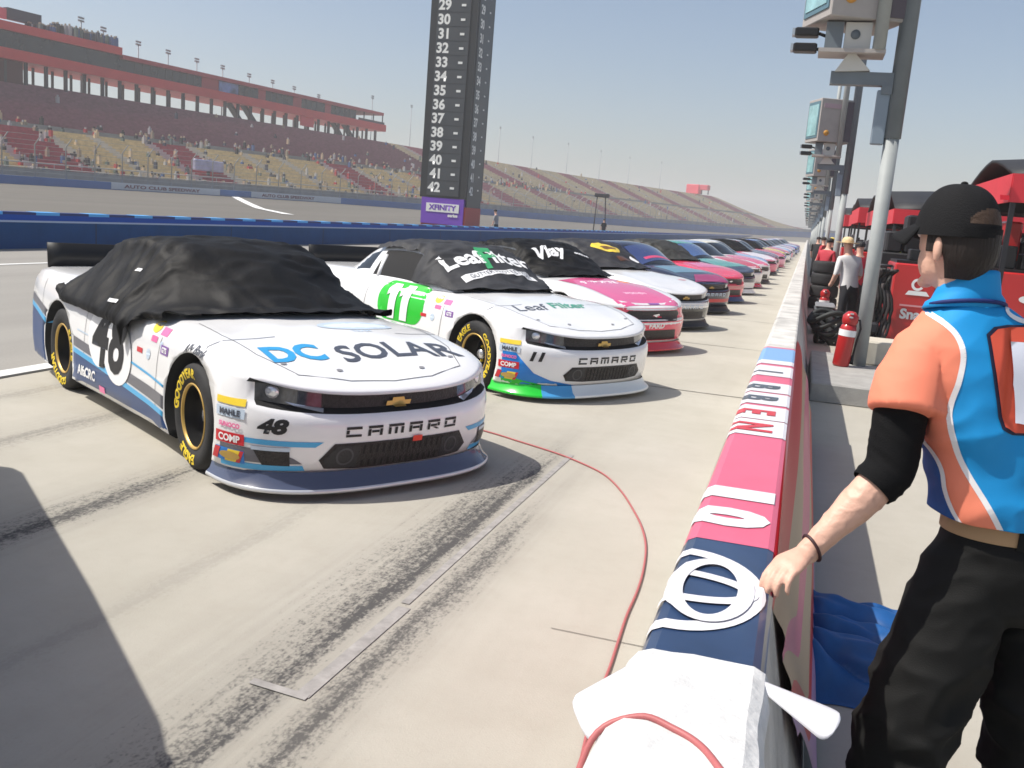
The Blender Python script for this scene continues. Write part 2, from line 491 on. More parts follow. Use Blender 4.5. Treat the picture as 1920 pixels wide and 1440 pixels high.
TYRE_PROF = [(.200, .105), (.210, .132), (.27, .148), (.305, .146), (.328, .132), (.341, .10), (.345, .05), (.345, -.05), (.341, -.10), (.328, -.132), (.27, -.148), (.210, -.132), (.200, -.105)]
def wheel_meshes():
    t = MB(); t.lathe(TYRE_PROF, seg=48, axis='y'); tyre = t.mesh('tyre', BLACK)
    r = MB()
    r.lathe([(.211, .134), (.207, .139), (.199, .137), (.194, .122)], m=1, seg=48, axis='y')
    r.lathe([(.195, .124), (.187, .06), (.178, -.02), (.16, -.03), (.10, -.005), (.085, .0), (.0, .0)], m=0, seg=48, axis='y')
    for k in range(12):
        a = 2 * PI * k / 12
        r.lathe([(.0, .006), (.022, .006), (.024, -.03)], m=2, seg=10, axis='y', c=(.130 * math.cos(a), -.012, .130 * math.sin(a)))
    r.lathe([(.05, -.01), (.05, .05), (.042, .062), (0, .062)], m=3, seg=20, axis='y')
    for k in range(5):
        a = 2 * PI * k / 5 + .3
        r.lathe([(.013, .0), (.013, .022), (0, .024)], m=4, seg=8, axis='y', c=(.075 * math.cos(a), 0, .075 * math.sin(a)))
    rim = r.mesh('wheel', [RIM, GOLD, WELL, CHROME, YEL])
    # sidewall lettering, top and bottom arcs
    parts = []
    for body, ac in (('GOODYEAR', 50), ('EAGLE', 282)):
        vs, fs = text_2d(body, .082, .0035, sx=1.05)
        def f(u, v, ac=ac):
            a = R(ac) + u / .272; rr = .272 + v
            yy = interp([(.235, .1365), (.27, .1495), (.305, .1475), (.328, .1335)], rr)
            return (rr * math.cos(a), yy, rr * math.sin(a)), (0, 1, 0)
        # seen from outside (-y): mirrored below when placed on the right side
        parts.append(lay((vs, fs), f, .02, .0015, 'tyre_lettering')); parts[-1].materials.append(YEL)
    return rim, tyre, parts

CAMARO, MUSTANG, GH = body_parts(False), body_parts(True), greenhouse_parts()
RIM_ME, TYRE_ME, LET_ME = wheel_meshes()
BVH = {False: bvh_of([CAMARO['full'], GH['full']]), True: bvh_of([MUSTANG['full'], GH['full']])}

def recolor(me, cols):
    m2 = me.copy()
    for i, c in cols.items(): m2.materials[i] = c
    return m2

def corner_map(bvh, yaw, org):
    """project along a horizontal direction: out = (cos, sin) of yaw; u runs to the viewer's right"""
    out = Vector((math.cos(yaw), math.sin(yaw), 0)); ux = Vector((-out.y, out.x, 0))
    def f(u, v):
        p, n, i, d = bvh.ray_cast(Vector(org) + ux * u + Vector((0, 0, v)) + out * 3, -out)
        if p is None: return None
        if n.dot(out) < 0: n = -n
        return p, n
    return f

class Car:
    def __init__(s, name, label, loc, rz, mustang=False, body=PWHITE, roof=None, lip=None, edge=None, group='race cars parked along the pit wall', detail=2, steer=0.0, wrot=None, lip_side=None):
        s.must = mustang; s.bvh = BVH[mustang]; P = MUSTANG if mustang else CAMARO
        s.root = empty('stock_car', loc, rz, label, 'race car', group)
        s.detail = detail
        s.add('body', recolor(P['body'], {0: body}))
        if not mustang:
            s.add('grille', P['grille'])
            for k in (-1, 1):
                h = s.add('headlight', P['headlight%d' % k])
                if detail > 1:
                    th = R(44) * k; p_, n_, i_, d_ = s.bvh.ray_cast(Vector((-.10 + 3 * math.cos(th), 3 * math.sin(th), .628)), Vector((-math.cos(th), -math.sin(th), 0)))
                    ca, sa = math.cos(th), math.sin(th); l = MB(); l.lathe([(0, .016), (.030, .012), (.042, .0), (.040, -.03)], seg=24, axis='x'); l.v = [(x * ca - y * sa + p_.x, x * sa + y * ca + p_.y, z + .628) for x, y, z in l.v]
                    l.build('lens', LENS, h)
        s.add('roof', recolor(GH['roof'], {0: roof or body}))
        s.add('windshield', GH['windshield']); s.add('rear_window', GH['rear_window'])
        for k in (-1, 1): s.add('side_window', GH['side%d' % k]); s.add('quarter_window', GH['quarter%d' % k])
        s.add('splitter', splitter_mesh([lip or body, edge or lip or body], lip_side))
        sp = MB(); rows = []
        for k in range(13):
            y = -.80 + 1.6 * k / 12; rows.append([(-3.60, y, .94), (-3.63, y, 1.16), (-3.645, y, 1.16), (-3.62, y, .94)])
        sp.grid(rows, closed=True, caps=True); sp.build('spoiler', SPOIL, s.root)
        for x in (0, -2.7):
            for k in (-1, 1):
                w = link('wheel', RIM_ME, s.root, (x, k * .80, .345), (0, R(wrot if wrot is not None and x == 0 else random.uniform(0, 360)), R(0 if k > 0 else 180) + (steer if x == 0 else 0)))
                link('tyre', TYRE_ME, w)
                if detail > 1:
                    for q in LET_ME: link('tyre_lettering', q, w)
    def add(s, name, me): return link(name, me, s.root)
    def decal(s, name, shape, mode, m, at=(0, 0), k=1.0, rot=0, step=.05, eps=.003, side=-1, kx=None):
        sh = shift(shape, 0, 0, k, rot, kx)
        cx, cy = at
        if mode == 'side':
            c = caster(s.bvh, 'side', side); fn = (lambda u, v: c(cx + u, cy + v)) if side < 0 else (lambda u, v: c(cx - u, cy + v))
        elif mode == 'top':
            c = caster(s.bvh, 'top'); fn = lambda u, v: c(cx - v, cy + u)
        elif mode == 'front':
            c = caster(s.bvh, 'front'); fn = lambda u, v: c(cx + u, cy + v)
        elif mode == 'rfcorner':
            c = corner_map(s.bvh, R(-52), (.55, -.80, 0)); fn = lambda u, v: c(cx + u, cy + v)
        elif mode == 'nose':
            def fn(u, v):
                th = (cx + u) / .95; o = Vector((-.10 + 3 * math.cos(th), 3 * math.sin(th), cy + v)); d = Vector((-math.cos(th), -math.sin(th), 0))
                p, n, i, t = s.bvh.ray_cast(o, d)
                if p is None: return None
                return p, (n if n.dot(d) < 0 else -n)
        me = lay(sh, fn, step, eps, name); me.materials.append(m)
        return link(name, me, s.root)
    def cover(s, mb, m, label):
        o = mb.build('car_cover', m, None, s.root.location, (0, 0, s.root.rotation_euler.z))
        return tag(o, label, 'car cover', 'cloth covers on the race cars')
    def on_cover(s, cov, name, shape, m, at, k=1.0, eps=.006, kx=None, step=.04):
        b = bvh_of([cov.data]); c = caster(b, 'top'); sh = shift(shape, 0, 0, k, 0, kx)
        me = lay(sh, lambda u, v: c(at[0] - v, at[1] + u), step, eps, name); me.materials.append(m)
        return link(name, me, cov)

WRINK = mat('cover_cloth_black', (0.0036, 0.0036, 0.0039), 0.62, spec=.2, bump=0.30, bscale=7, dist=.03, stretch=(1, 1, .3), var=0.15, vscale=5)
WRINK2 = mat('cover_cloth_grey', (0.036, 0.037, 0.041), 0.65, spec=.25, bump=0.25, bscale=8, dist=.03, var=0.15, vscale=5)
def fold(x, y, z, seed, a=1.0):
    p = Vector((x * 2.2 + seed, y * 2.2, z * 1.4))
    w = noise.noise(p * 1.7) * .5
    d = Vector((x * 5.5 + w * 2 + seed * 3, y * 3.4, z * 1.6 + w))
    d2 = Vector((x * 3.1 + z * 2.6 + seed, y * 2.0 - z * 1.5, z * .8))
    return a * ((1 - abs(noise.noise(d)) * 2.4) * .026 + (1 - abs(noise.noise(d2)) * 2.6) * .024 + noise.noise(p * 4.1) * .007)

def full_cover(car, m, seed):
    """loose cloth over the whole cabin, tented from the roof to the doors"""
    mb = MB(); rows = []
    xs = [-.26 - 2.66 * i / 99 for i in range(100)]
    for x in xs:
        h, wt = sinterp(GH_H, max(-3.1, min(-.38, x))), sinterp(GH_WT, max(-3.1, min(-.38, x)))
        if x > -.38: h = sinterp(HOOD, x) + .016; wt = .70
        if x < -3.1: h = sinterp(HOOD, x) + .012; wt = .60
        side = interp([(-3.3, 0), (-2.95, .75), (-2.75, 1), (-.80, 1), (-.50, .25), (-.26, .0)], x)
        sill = interp([(-3.3, .94), (-2.95, .86), (-2.75, .77), (-2.5, .765), (-2.1, .765), (-1.4, .755), (-1.03, .745), (-.92, .63), (-.86, .61), (-.80, .74), (-.62, .83), (-.26, .88)], x)
        sill += .012 * noise.noise(Vector((x * 7, seed, 0)))
        half = []; ns = 34
        path = [(.985 if side > .5 else .90, sill), (.99 - .09 * (1 - side), max(sill + .04, .80)), (.93 - .06 * (1 - side), max(sill + .05, .875)), (wt + .04, h - .03 + .015), (wt * .8, h + .012), (wt * .4, h + .024), (0, h + .028)]
        L = [0]
        for a, b in zip(path, path[1:]): L.append(L[-1] + math.hypot(b[0] - a[0], b[1] - a[1]))
        for k in range(ns + 1):
            t = L[-1] * k / ns; y = interp(list(zip(L, [p[0] for p in path])), t); z = interp(list(zip(L, [p[1] for p in path])), t)
            half.append((y, z, t / L[-1]))
        row = []
        for sgn in (-1, 1):
            pts = half if sgn < 0 else half[-2::-1]
            for y, z, t in pts:
                f = fold(x, y * sgn, z, seed) + .004
                damp = .25 + .75 * smoothstep(.0, .12, t)
                if t > .72: damp *= .6
                sag = -.030 * math.sin(PI * min(1, max(0, (t - .18) / .42))) * side * (1 if t < .6 else 0)
                o = (f * damp + max(sag, -.03))
                row.append((bend(x, min(y, .8)) + .3 * f * damp, sgn * (y + o * .9 * (1 - t ** 3)), z + max(0, o) * t))
        rows.append(row)
    mb.grid(rows)
    return mb

def top_cover(seed, x0=-.33, x1=-2.32, drop=0.06, wr=1.0):
    """cloth laid over windscreen and roof, hanging a little past the pillars"""
    mb = MB(); rows = []
    for i in range(70):
        x = x0 + (x1 - x0) * i / 69
        s = gh_section(max(-3.1, min(-.38, x)), .014)
        if x > -.38: s = [(y, min(z, sinterp(HOOD, x) + .03)) for y, z in s]
        zt = sinterp(GH_H, max(-3.1, min(-.38, x)))
        low = zt - .035 - drop * (1 + .25 * noise.noise(Vector((x * 4, seed, 0)))) - .10 * smoothstep(-1.25, -.9, x) * 0
        if x > -1.1: low = .90
        elif x > -1.3: low = .90 + (low - .90) * smoothstep(-1.1, -1.3, x)
        half = []; ns = 26; L = [0]
        s = [p for p in s]
        # start on the side where z == low
        seg = [p for p in s if p[1] > low]
        if not seg: seg = s[-3:]
        for a, b in zip(seg, seg[1:]): L.append(L[-1] + math.hypot(b[0] - a[0], b[1] - a[1]))
        for k in range(ns + 1):
            t = L[-1] * k / ns
            half.append((interp(list(zip(L, [p[0] for p in seg])), t), interp(list(zip(L, [p[1] for p in seg])), t), t / max(L[-1], 1e-6)))
        row = []
        for sgn in (-1, 1):
            for y, z, t in (half if sgn < 0 else half[-2::-1]):
                f = .7 * wr * fold(x, y * sgn, z, seed) + .004
                row.append((bend(x, y) + .4 * f, sgn * (y + .6 * f), z + max(.0, f)))
        rows.append(row)
    mb.grid(rows)
    return mb
# ------------------------------------------------------------------ the row of cars
HEAD = R(-31.7)
CAR0 = Vector((-3.023, 5.71, 0))
LBLUE = cmat('stripe_light_blue', (70, 165, 215)); NAVY = cmat('stripe_navy', (28, 62, 112)); GREYS = cmat('stripe_grey', (98, 98, 106))
PINKI = cmat('ink_pink', (228, 110, 160)); REDI = cmat('ink_red', (200, 40, 50)); PURP = cmat('ink_purple', (130, 90, 160)); YELI = cmat('ink_yellow', (235, 205, 60))
DCB = cmat('ink_sky_blue', (45, 150, 205)); DGREY = cmat('ink_dark_grey', (72, 76, 86)); PALE = cmat('ink_pale', (190, 205, 220)); GREENI = cmat('ink_green', (30, 185, 40))
BLUEI = cmat('ink_blue', (30, 120, 200)); TEAL = cmat('ink_teal', (70, 150, 125)); ORNG = cmat('ink_orange', (235, 130, 40)); GOLDI = mat('badge_gold', (.55, .36, .10), .3, metal=.4)
def arc_text(shape, k): return [(x, y - k * x * x) for x, y in shape[0]], shape[1]
BOWTIE = poly_2d([(-.085, -.012), (-.042, -.012), (-.036, -.030), (.036, -.030), (.042, -.012), (.075, -.012), (.085, .012), (.042, .012), (.036, .030), (-.036, .030), (-.042, .012), (-.075, .012)])

def strokes(word, h, w, t, gap):
    """wide square letters drawn as bars"""
    G = {'C': ['top', 'bot', 'l'], 'A': ['top', 'mid', 'l', 'r'], 'M': ['top', 'l', 'r', 'c'], 'R': ['top', 'mid', 'l', 'ru', 'leg'], 'O': ['top', 'bot', 'l', 'r']}
    out = []; x = -(len(word) * w + (len(word) - 1) * gap) / 2
    for ch in word:
        W = w * (1.12 if ch == 'M' else 1); k = .004
        for b in G[ch]:
            q = {'top': rect(x, h / 2 - t, x + W, h / 2), 'bot': rect(x, -h / 2, x + W, -h / 2 + t), 'mid': rect(x + t * 1.3 + k, -t * .75, x + W - t * 1.3 - k, t * .25), 'l': rect(x, -h / 2 + (t + k if ch in 'CO' else 0), x + t * 1.3, h / 2 - t - k), 'r': rect(x + W - t * 1.3, -h / 2 + (t + k if ch == 'O' else 0), x + W, h / 2 - t - k),
                 'c': rect(x + W / 2 - t * .65, -h / 2, x + W / 2 + t * .65, h / 2 - t - k), 'ru': rect(x + W - t * 1.3, -t * .75, x + W, h / 2 - t - k), 'leg': [(x + W * .42, -t * .75 - k), (x + W * .68, -t * .75 - k), (x + W, -h / 2), (x + W - t * 1.6, -h / 2)]}[b]
            out.append(q)
        x += W + gap
    return poly_2d(*out)

def common_front(c, word, num=None, numcol=INK, grille_z=(.335, .17), bigfog=True):
    """lower grille with side panels, number and badge of the round-nosed cars"""
    zt, zb = grille_z
    c.decal('lower_grille', poly_2d([(-.46, zt + .004), (.46, zt + .004), (.54, zb + .07), (.50, zb + .012), (.30, zb), (-.30, zb), (-.50, zb + .012), (-.54, zb + .07)]), 'front', GRILLE, eps=.004, step=.06)
    for s in (-1, 1):
        c.decal('fog_panel', poly_2d([(.30 * s, zt - .010), (.44 * s, zt - .010), (.515 * s, zb + .07), (.485 * s, zb + .022), (.31 * s, zb + .012)]), 'front', mat('fog_black', (.03, .03, .032), .5, bump=.5, bscale=60), eps=.007)
        c.decal('fog_ring', ring_2d(.39 * s, (zt + zb) / 2 + .005, .055, .055, .012, 20), 'front', mat('fog_grey', (.07, .07, .075), .4), eps=.010)
    for k in range(13):
        y = -.27 + .54 * k / 12
        c.decal('grille_bar', poly_2d(rect(y - .007, zb + .015, y + .007, zt - .012)), 'front', mat('bar_black', (.006, .006, .006), .6), eps=.008, step=0)
    c.decal('badge', BOWTIE, 'front', GOLDI, (0, .548), k=1.1, eps=.016)
    if word: c.decal('nose_lettering', strokes(word, .062, .098, .015, .042), 'front', INK, (0.0, .408), eps=.004)
    if num: c.decal('nose_number', text_2d(num, .115, .006, shear=.25, sx=1.15), 'nose', numcol, (-.70, .44), eps=.004)
    for s in (-1, 1):   # pale marker blade under each headlight
        c.decal('marker_blade', poly_2d([(.50 * s, .535), (.70 * s, .575), (.66 * s, .548), (.52 * s, .518)]), 'front', LENS, eps=.006)

def sticker_column(c, flag=True):
    """small contingency stickers ahead of the front wheel"""
    rows = [(.575, .535, YELI, None), (.520, .462, PALE, 'MAHLE'), (.438, .395, None, 'SUNOCO'), (.372, .305, REDI, 'COMP'), (.275, .195, BLUEI if flag else None, None)]
    u0, u1 = -.205, .01
    for zt, zb, m, w in rows:
        if m: c.decal('sponsor_sticker', poly_2d(rect(u0, zb, u1, zt)), 'rfcorner', m, eps=.005)
        if w:
            col = {'MAHLE': DGREY, 'SUNOCO': PINKI, 'COMP': WHITE}[w]
            c.decal('sticker_lettering', text_2d(w, (zt - zb) * .85, .002, sx=1.0), 'rfcorner', col, ((u0 + u1) / 2, (zt + zb) / 2), eps=.008, step=.03)
    if flag:
        for a, b, m in ((-.10, -.015, YELI), (-.02, .01, REDI), (-.205, -.16, REDI)): c.decal('sponsor_sticker', poly_2d([(a - .03, .198), (b - .03, .198), (b, .272), (a, .272)]), 'rfcorner', m, eps=.008)
        c.decal('sponsor_sticker', poly_2d(ellipse(-.09, .235, .075, .024)), 'rfcorner', GOLDI, eps=.011)

def fender_stickers(c, dx=0):
    for x, z, w, h, m in ((-.70, .81, .13, .075, YELI), (-.53, .80, .13, .05, PINKI), (-.67, .735, .11, .04, PINKI), (-.52, .72, .05, .04, PALE), (-.45, .69, .14, .06, PURP), (-.90, .625, .10, .035, REDI), (-.74, .62, .07, .075, PALE)):
        sh = poly_2d(ellipse(0, 0, w / 2, h / 2)) if m in (YELI, PALE) else poly_2d(rect(-w / 2, -h / 2, w / 2, h / 2))
        c.decal('sponsor_sticker', sh, 'side', m, (x + dx, z), step=.04)
    c.decal('sticker_lettering', text_2d('GTS', .05, .002), 'side', WHITE, (-.45 + dx, .69), eps=.006)

SEAMC = mat('panel_gap', (.10, .10, .105), .6)
def panel_seams(c):
    def line(pts, w, mode):
        polys = []
        for (a, b), (p, q) in zip(pts, pts[1:]):
            dx, dy = p - a, q - b; k = math.hypot(dx, dy); nx, ny = -dy / k * w / 2, dx / k * w / 2; polys.append([(a - nx, b - ny), (p - nx, q - ny), (p + nx, q + ny), (a + nx, b + ny)])
        c.decal('panel_seam', poly_2d(*polys), mode, SEAMC, eps=.0026, step=.05)
    for s in (-1, 1): line([(s * .74, .40), (s * .76, .0), (s * .72, -.40), (s * .60, -.70)], .006, 'top')
    line([(-.60, -.70), (-.3, -.80), (0, -.825), (.3, -.80), (.60, -.70)], .005, 'top')
    line([(-.56, .16), (-.58, .40), (-.54, .80)], .006, 'side'); line([(-2.02, .16), (-2.05, .45), (-2.0, .80)], .006, 'side'); line([(-3.15, .24), (-3.2, .88)], .006, 'side')
    for i in range(9): c.decal('rivet', poly_2d(ellipse(0, 0, .006, .006, 8)), 'side', SEAMC, (-2.25 + .19 * i, .155), eps=.009, step=0)

def hood_pins(c):
    for x, y in ((.66, -.30), (.68, .30), (.55, -.62), (.56, .62)):
        c.decal('hood_pin', poly_2d(ellipse(0, 0, .022, .013, 14)), 'top', mat('pin_grey', (.25, .25, .26), .4), (x, y), eps=.006)
    panel_seams(c)
    # cowl flaps
    for s in (-1, 1): c.decal('hood_seam', poly_2d(rect(-.004, -.34, .004, .34)), 'top', DGREY, (.12, .80 * s), rot=R(90 - 0), eps=.003)

# --- number 48
c48 = Car('stock_car', 'white race car nearest the camera, under loose black cloth, with 48 on its door', CAR0, HEAD,
          lip=mat('navy_lip', (0.06, 0.075, 0.13), 0.18, coat=0.6), edge=mat('lip_edge', (0.6, 0.62, 0.65), 0.25, metal=0.3), steer=R(-3), wrot=0)
cov48 = c48.cover(full_cover(c48, WRINK, 3.1), WRINK, 'loose wrinkled black cloth draped over the whole cabin of the white 48 car')
c48.decal('side_stripe', poly_2d([(-3.58, .20), (-3.2, .13), (-2.38, .13), (-.34, .12), (-.34, .25), (-1.4, .325), (-2.4, .40), (-3.0, .50), (-3.62, .63)]), 'side', NAVY, step=.06)
c48.decal('side_stripe', poly_2d([(-3.62, .63), (-3.0, .50), (-2.4, .40), (-1.4, .325), (-.34, .25), (-.34, .285), (-1.4, .365), (-2.4, .44), (-3.0, .545), (-3.64, .675)]), 'side', LBLUE, step=.06, eps=.004)
c48.decal('side_stripe', poly_2d([(-3.64, .685), (-3.0, .555), (-2.4, .452), (-1.4, .378), (-.34, .30), (-.34, .39), (-1.4, .45), (-2.4, .53), (-3.0, .63), (-3.64, .745)]), 'side', GREYS, step=.06)
c48.decal('side_stripe', poly_2d([(-1.1, .51), (-.36, .445), (-.36, .462), (-1.1, .527)]), 'side', LBLUE, step=.06)
c48.decal('side_stripe', poly_2d([(-2.2, .575), (-1.8, .555), (-1.8, .566), (-2.2, .587)]), 'side', PALE, step=.06)
c48.decal('number_outline', merge2(poly_2d(ellipse(-1.33, .53, .29, .235)), ), 'side', WHITE, eps=.007)
c48.decal('number_outline', merge2(poly_2d(ellipse(-1.72, .58, .22, .22)), ), 'side', WHITE, eps=.0065)
c48.decal('race_number', text_2d('48', .66, .018, shear=.20, sx=.98, spacing=1.05), 'side', INK, (-1.50, .615), eps=.010)
for x, w in ((-2.15, 'Alfa'), (-1.95, 'CRC')):
    c48.decal('sticker_lettering', text_2d(w, .11, .004, shear=.3), 'side', WHITE, (x + .05, .27), eps=.007)
c48.decal('sponsor_sticker', poly_2d(rect(-.06, -.05, .06, .05)), 'side', PINKI, (-1.66, .17), eps=.007)
fender_stickers(c48)
c48.decal('sticker_lettering', arc_text(text_2d('Ally Bank', .075, .001, shear=.3), .9), 'side', DGREY, (.02, .765), step=.03)
c48.decal('hood_lettering', arc_text(text_2d('DC', .315, .012, sx=.86), .12), 'top', DCB, (.405, -.475), eps=.004)
c48.decal('hood_lettering', arc_text(text_2d('SOLAR', .315, .006, sx=.96), .25), 'top', DGREY, (.41, .275), eps=.004)
c48.decal('hood_emblem', ring_2d(0, 0, .30, .10, .05), 'top', PALE, (-.07, .25)); c48.decal('hood_emblem', poly_2d(ellipse(0, 0, .26, .06)), 'top', mat('ink_ice', (.62, .70, .80), .4), (-.07, .25))
c48.decal('sticker_lettering', text_2d('TEAM', .06, .001), 'top', PALE, (.06, .22))
hood_pins(c48)
for s in (-1, 1):
    c48.decal('nose_stripe', poly_2d([(s * .50, .32), (s * .99, .335), (s * .99, .365), (s * .46, .352)]), 'nose', LBLUE, eps=.0035)
    c48.decal('nose_stripe', poly_2d([(s * .56, .215), (s * .99, .215), (s * .99, .30), (s * .70, .30), (s * .60, .25)]), 'nose', GREYS, eps=.0035)
    c48.decal('nose_stripe', poly_2d([(s * .55, .172), (s * .99, .165), (s * .99, .205), (s * .56, .205)]), 'nose', LBLUE, eps=.0035)
    c48.decal('vent', poly_2d([(s * .62, .205), (s * .75, .205), (s * .80, .315), (s * .62, .315)]), 'nose', GRILLE, eps=.007)
    c48.decal('vent_frame', merge2(poly_2d([(s * .62, .295), (s * .80, .295), (s * .805, .318), (s * .615, .318)])), 'nose', PALE, eps=.009)
common_front(c48, 'CAMARO', '48'); sticker_column(c48)
c48.decal('tow_tab', poly_2d(rect(-.035, -.018, .035, .018)), 'front', cmat('tab_red', (225, 60, 45)), (.10, .335), eps=.012)
for (x, z, a, b) in ((-1.42, .90, .055, .012), (-1.46, 1.12, .035, .01)):   # white tags stitched on the cloth
    bb = bvh_of([cov48.data]); cc = caster(bb, 'side', -1)
    me = lay(poly_2d(rect(-a, -b, a, b)), lambda u, v: cc(x + u, z + v), .03, .006, 'tag'); me.materials.append(WHITE); link('cloth_tag', me, cov48)

# --- number 11
OFF = Vector((.50, 3.83, 0))
c11 = Car('stock_car', 'white race car beside the nearest one, 11 on a green disc on its door', CAR0 + OFF, HEAD, lip=cmat('lip_pale', (205, 215, 220)), edge=cmat('lip_white', (225, 230, 230)), steer=R(-3), lip_side=cmat('lip_green', (30, 190, 50), .25, .5))
cov11 = c11.cover(top_cover(5.3), WRINK2, 'charcoal cloth with white lettering over windscreen and roof of the 11 car')
c11.decal('number_disc', poly_2d(rrect(-1.76, .49, -.90, .915, .17)), 'side', GREENI, eps=.003)
for dx_ in (-.17, .07):
    c11.decal('race_number', poly_2d([(dx_ - .055, .885), (dx_ + .075, .885), (dx_ + .075, .51), (dx_ - .055, .51)], [(dx_ - .056, .885), (dx_ - .056, .78), (dx_ - .115, .75), (dx_ - .115, .82)]), 'side', WHITE, (-1.32, 0), eps=.010)
fender_stickers(c11, .02)
c11.decal('nose_swoosh', poly_2d([(-.99, .12), (-.10, .12), (-.35, .165), (-.58, .215), (-.72, .28), (-.82, .40), (-.90, .50), (-.99, .53)]), 'nose', BLUEI, eps=.0035)
c11.decal('nose_swoosh', poly_2d([(-.99, .25), (-.99, .11), (-.22, .11), (-.50, .145), (-.80, .20)]), 'nose', GREENI, eps=.006)
lp = MB()
hl = [(-.30 - .6 * i / 14) for i in range(15)]
c11.decal('nose_swoosh', poly_2d([(.20, .90), (.60, .62), (.86, .36), (.92, .30), (.98, .28), (.90, .55), (.62, .82), (.30, .95)][::-1]), 'top', GREENI, (0, 0)) if False else None
common_front(c11, 'CAMARO', '11', grille_z=(.345, .20)); sticker_column(c11)
c11.decal('hood_lettering', text_2d('Leaf', .26, .002, shear=.2), 'top', DGREY, (.22, -.42)); c11.decal('hood_lettering', text_2d('Filter', .24, .006, shear=.2), 'top', TEAL, (.18, .12))
hood_pins(c11)
c11.on_cover(cov11, 'cover_lettering', text_2d('Leaf', .34, .010, sx=1.0), WHITE, (-1.02, -.36))
c11.on_cover(cov11, 'cover_lettering', text_2d('F', .52, .014, shear=.2), GREENI if False else cmat('ink_leaf', (60, 160, 100)), (-1.0, -.02))
c11.on_cover(cov11, 'cover_lettering', text_2d('ilter', .34, .010), WHITE, (-1.02, .30))
c11.on_cover(cov11, 'cover_band', poly_2d(rect(-.58, -.05, .45, .05)), WHITE, (-.70, 0)); c11.on_cover(cov11, 'cover_lettering', text_2d('GUTTER PROTECTION', .085, .0), DGREY, (-.70, -.06), eps=.010)
rf = MB(); rf.box((-2.0, -.28, 1.300), (-1.72, .12, 1.325), ch=.008); rf.build('roof_flap', WHITE, c11.root)
sh = MB(); rows = []
for i in range(9):
    t = i / 8; rows.append([(-1.62 + .02 * k, -.60 + .035 * math.cos(t * PI), 1.02 + .13 * t) for k in range(3)])
hd = MB(); hd.box((-1.62, -.62, 1.11), (-1.42, -.50, 1.19), ch=.03); hd.build('headrest', cmat('head_red', (215, 45, 60)), c11.root)
pil = [(bend(-1.02, .7) - .20 * k / 6 + .02, -.83 + .20 * k / 6, .90 + .26 * k / 6) for k in range(7)]
nt = MB(); nt.tube([(-1.98, -.80, .93), (-2.03, -.72, 1.05), (-2.06, -.66, 1.16)], .035); nt.build('net_strap', WHITE, c11.root)

# --- Mustang-fronted cars
def mustang_front(c, m_up, num=None, word=None, wordcol=WHITE):
    c.decal('upper_grille', poly_2d([(-.50, .60), (.50, .60), (.56, .56), (.44, .455), (-.44, .455), (-.56, .56)]), 'front', GRILLE, eps=.005)
    c.decal('badge', poly_2d([(-.07, .012), (-.02, .02), (.05, .028), (.075, .012), (.04, 0), (.0, -.02), (-.03, -.005)]), 'front', CHROME, (0, .53), eps=.012)
    for s in (-1, 1):
        c.decal('headlight', poly_2d([(s * .66, .60), (s * .92, .64), (s * .95, .57), (s * .72, .52)]), 'nose', LAMP, eps=.005)
        c.decal('fog_light', poly_2d([(s * .60, .22), (s * .74, .22), (s * .74, .32), (s * .64, .34)]), 'nose', GRILLE, eps=.005)
    c.decal('lower_grille', poly_2d([(-.44, .34), (.44, .34), (.50, .20), (-.50, .20)]), 'front', GRILLE, eps=.005)
    if word: c.decal('nose_lettering', text_2d(word, .10, .004, sx=1.3), 'front', wordcol, (0, .40), eps=.004)
def hood_panel(c, m, w=.66, x0=-.30, x1=.92, name='hood_panel', w2=None):
    w2 = w2 or w
    c.decal(name, poly_2d([(-w, -x1), (w, -x1), (w2, -x0), (-w2, -x0)]), 'top', m, (0, 0), step=.07)

PKHOOD = cmat('paint_pink', (222, 92, 142), .25, .7); PKRED = cmat('paint_rose', (225, 60, 90), .25, .7); RED = cmat('paint_red', (205, 30, 40), .25, .7)
OFFS = [None, None, (.40, 7.60), (.42, 11.1), (.50, 14.8), (.58, 18.4), (.66, 22.1)]
c3 = Car('stock_car', 'third race car in the row, pink hood under a black windscreen cloth', CAR0 + Vector((*OFFS[2], 0)), HEAD, mustang=True, body=PWHITE, lip=RED)
c3.decal('hood_panel', poly_2d([(-.62, -.84), (.62, -.84), (.70, .33), (-.70, .33)]), 'top', PKHOOD, (0, 0), step=.07)
c3.decal('nose_panel', poly_2d(rect(-1.02, .13, 1.02, .635)), 'nose', PKRED, step=.05, eps=.0022)
cov3 = c3.cover(top_cover(9.1, x1=-2.3), WRINK, 'black cloth with a white script over the windscreen of the pink car')
c3.on_cover(cov3, 'cover_lettering', text_2d('Vlay', .34, .012, shear=.4), WHITE, (-1.0, -.22)); c3.on_cover(cov3, 'cover_lettering', text_2d('onnnnn', .10, .004, shear=.4), WHITE, (-.95, .34))
c3.decal('hood_lettering', text_2d('SUPORTE', .17, .006, shear=.2), 'top', WHITE, (-.06, -.15)); c3.decal('hood_lettering', text_2d('women', .15, .003), 'top', mat('ink_soft_pink', (.75, .45, .58), .4), (.45, .05))
c3.decal('hood_emblem', poly_2d(ellipse(0, 0, .12, .07)), 'top', ORNG, (-.12, .42)); c3.decal('nose_sticker', poly_2d(rect(-.11, -.03, .11, .03)), 'top', PURP, (.80, .06))
mustang_front(c3, None, word='FARD'); sticker_column(c3, False)
for s in (-1, 1): c3.decal('nose_panel', poly_2d([(s * .80, .22), (s * .96, .22), (s * .96, .50), (s * .86, .50)]), 'nose', WHITE)

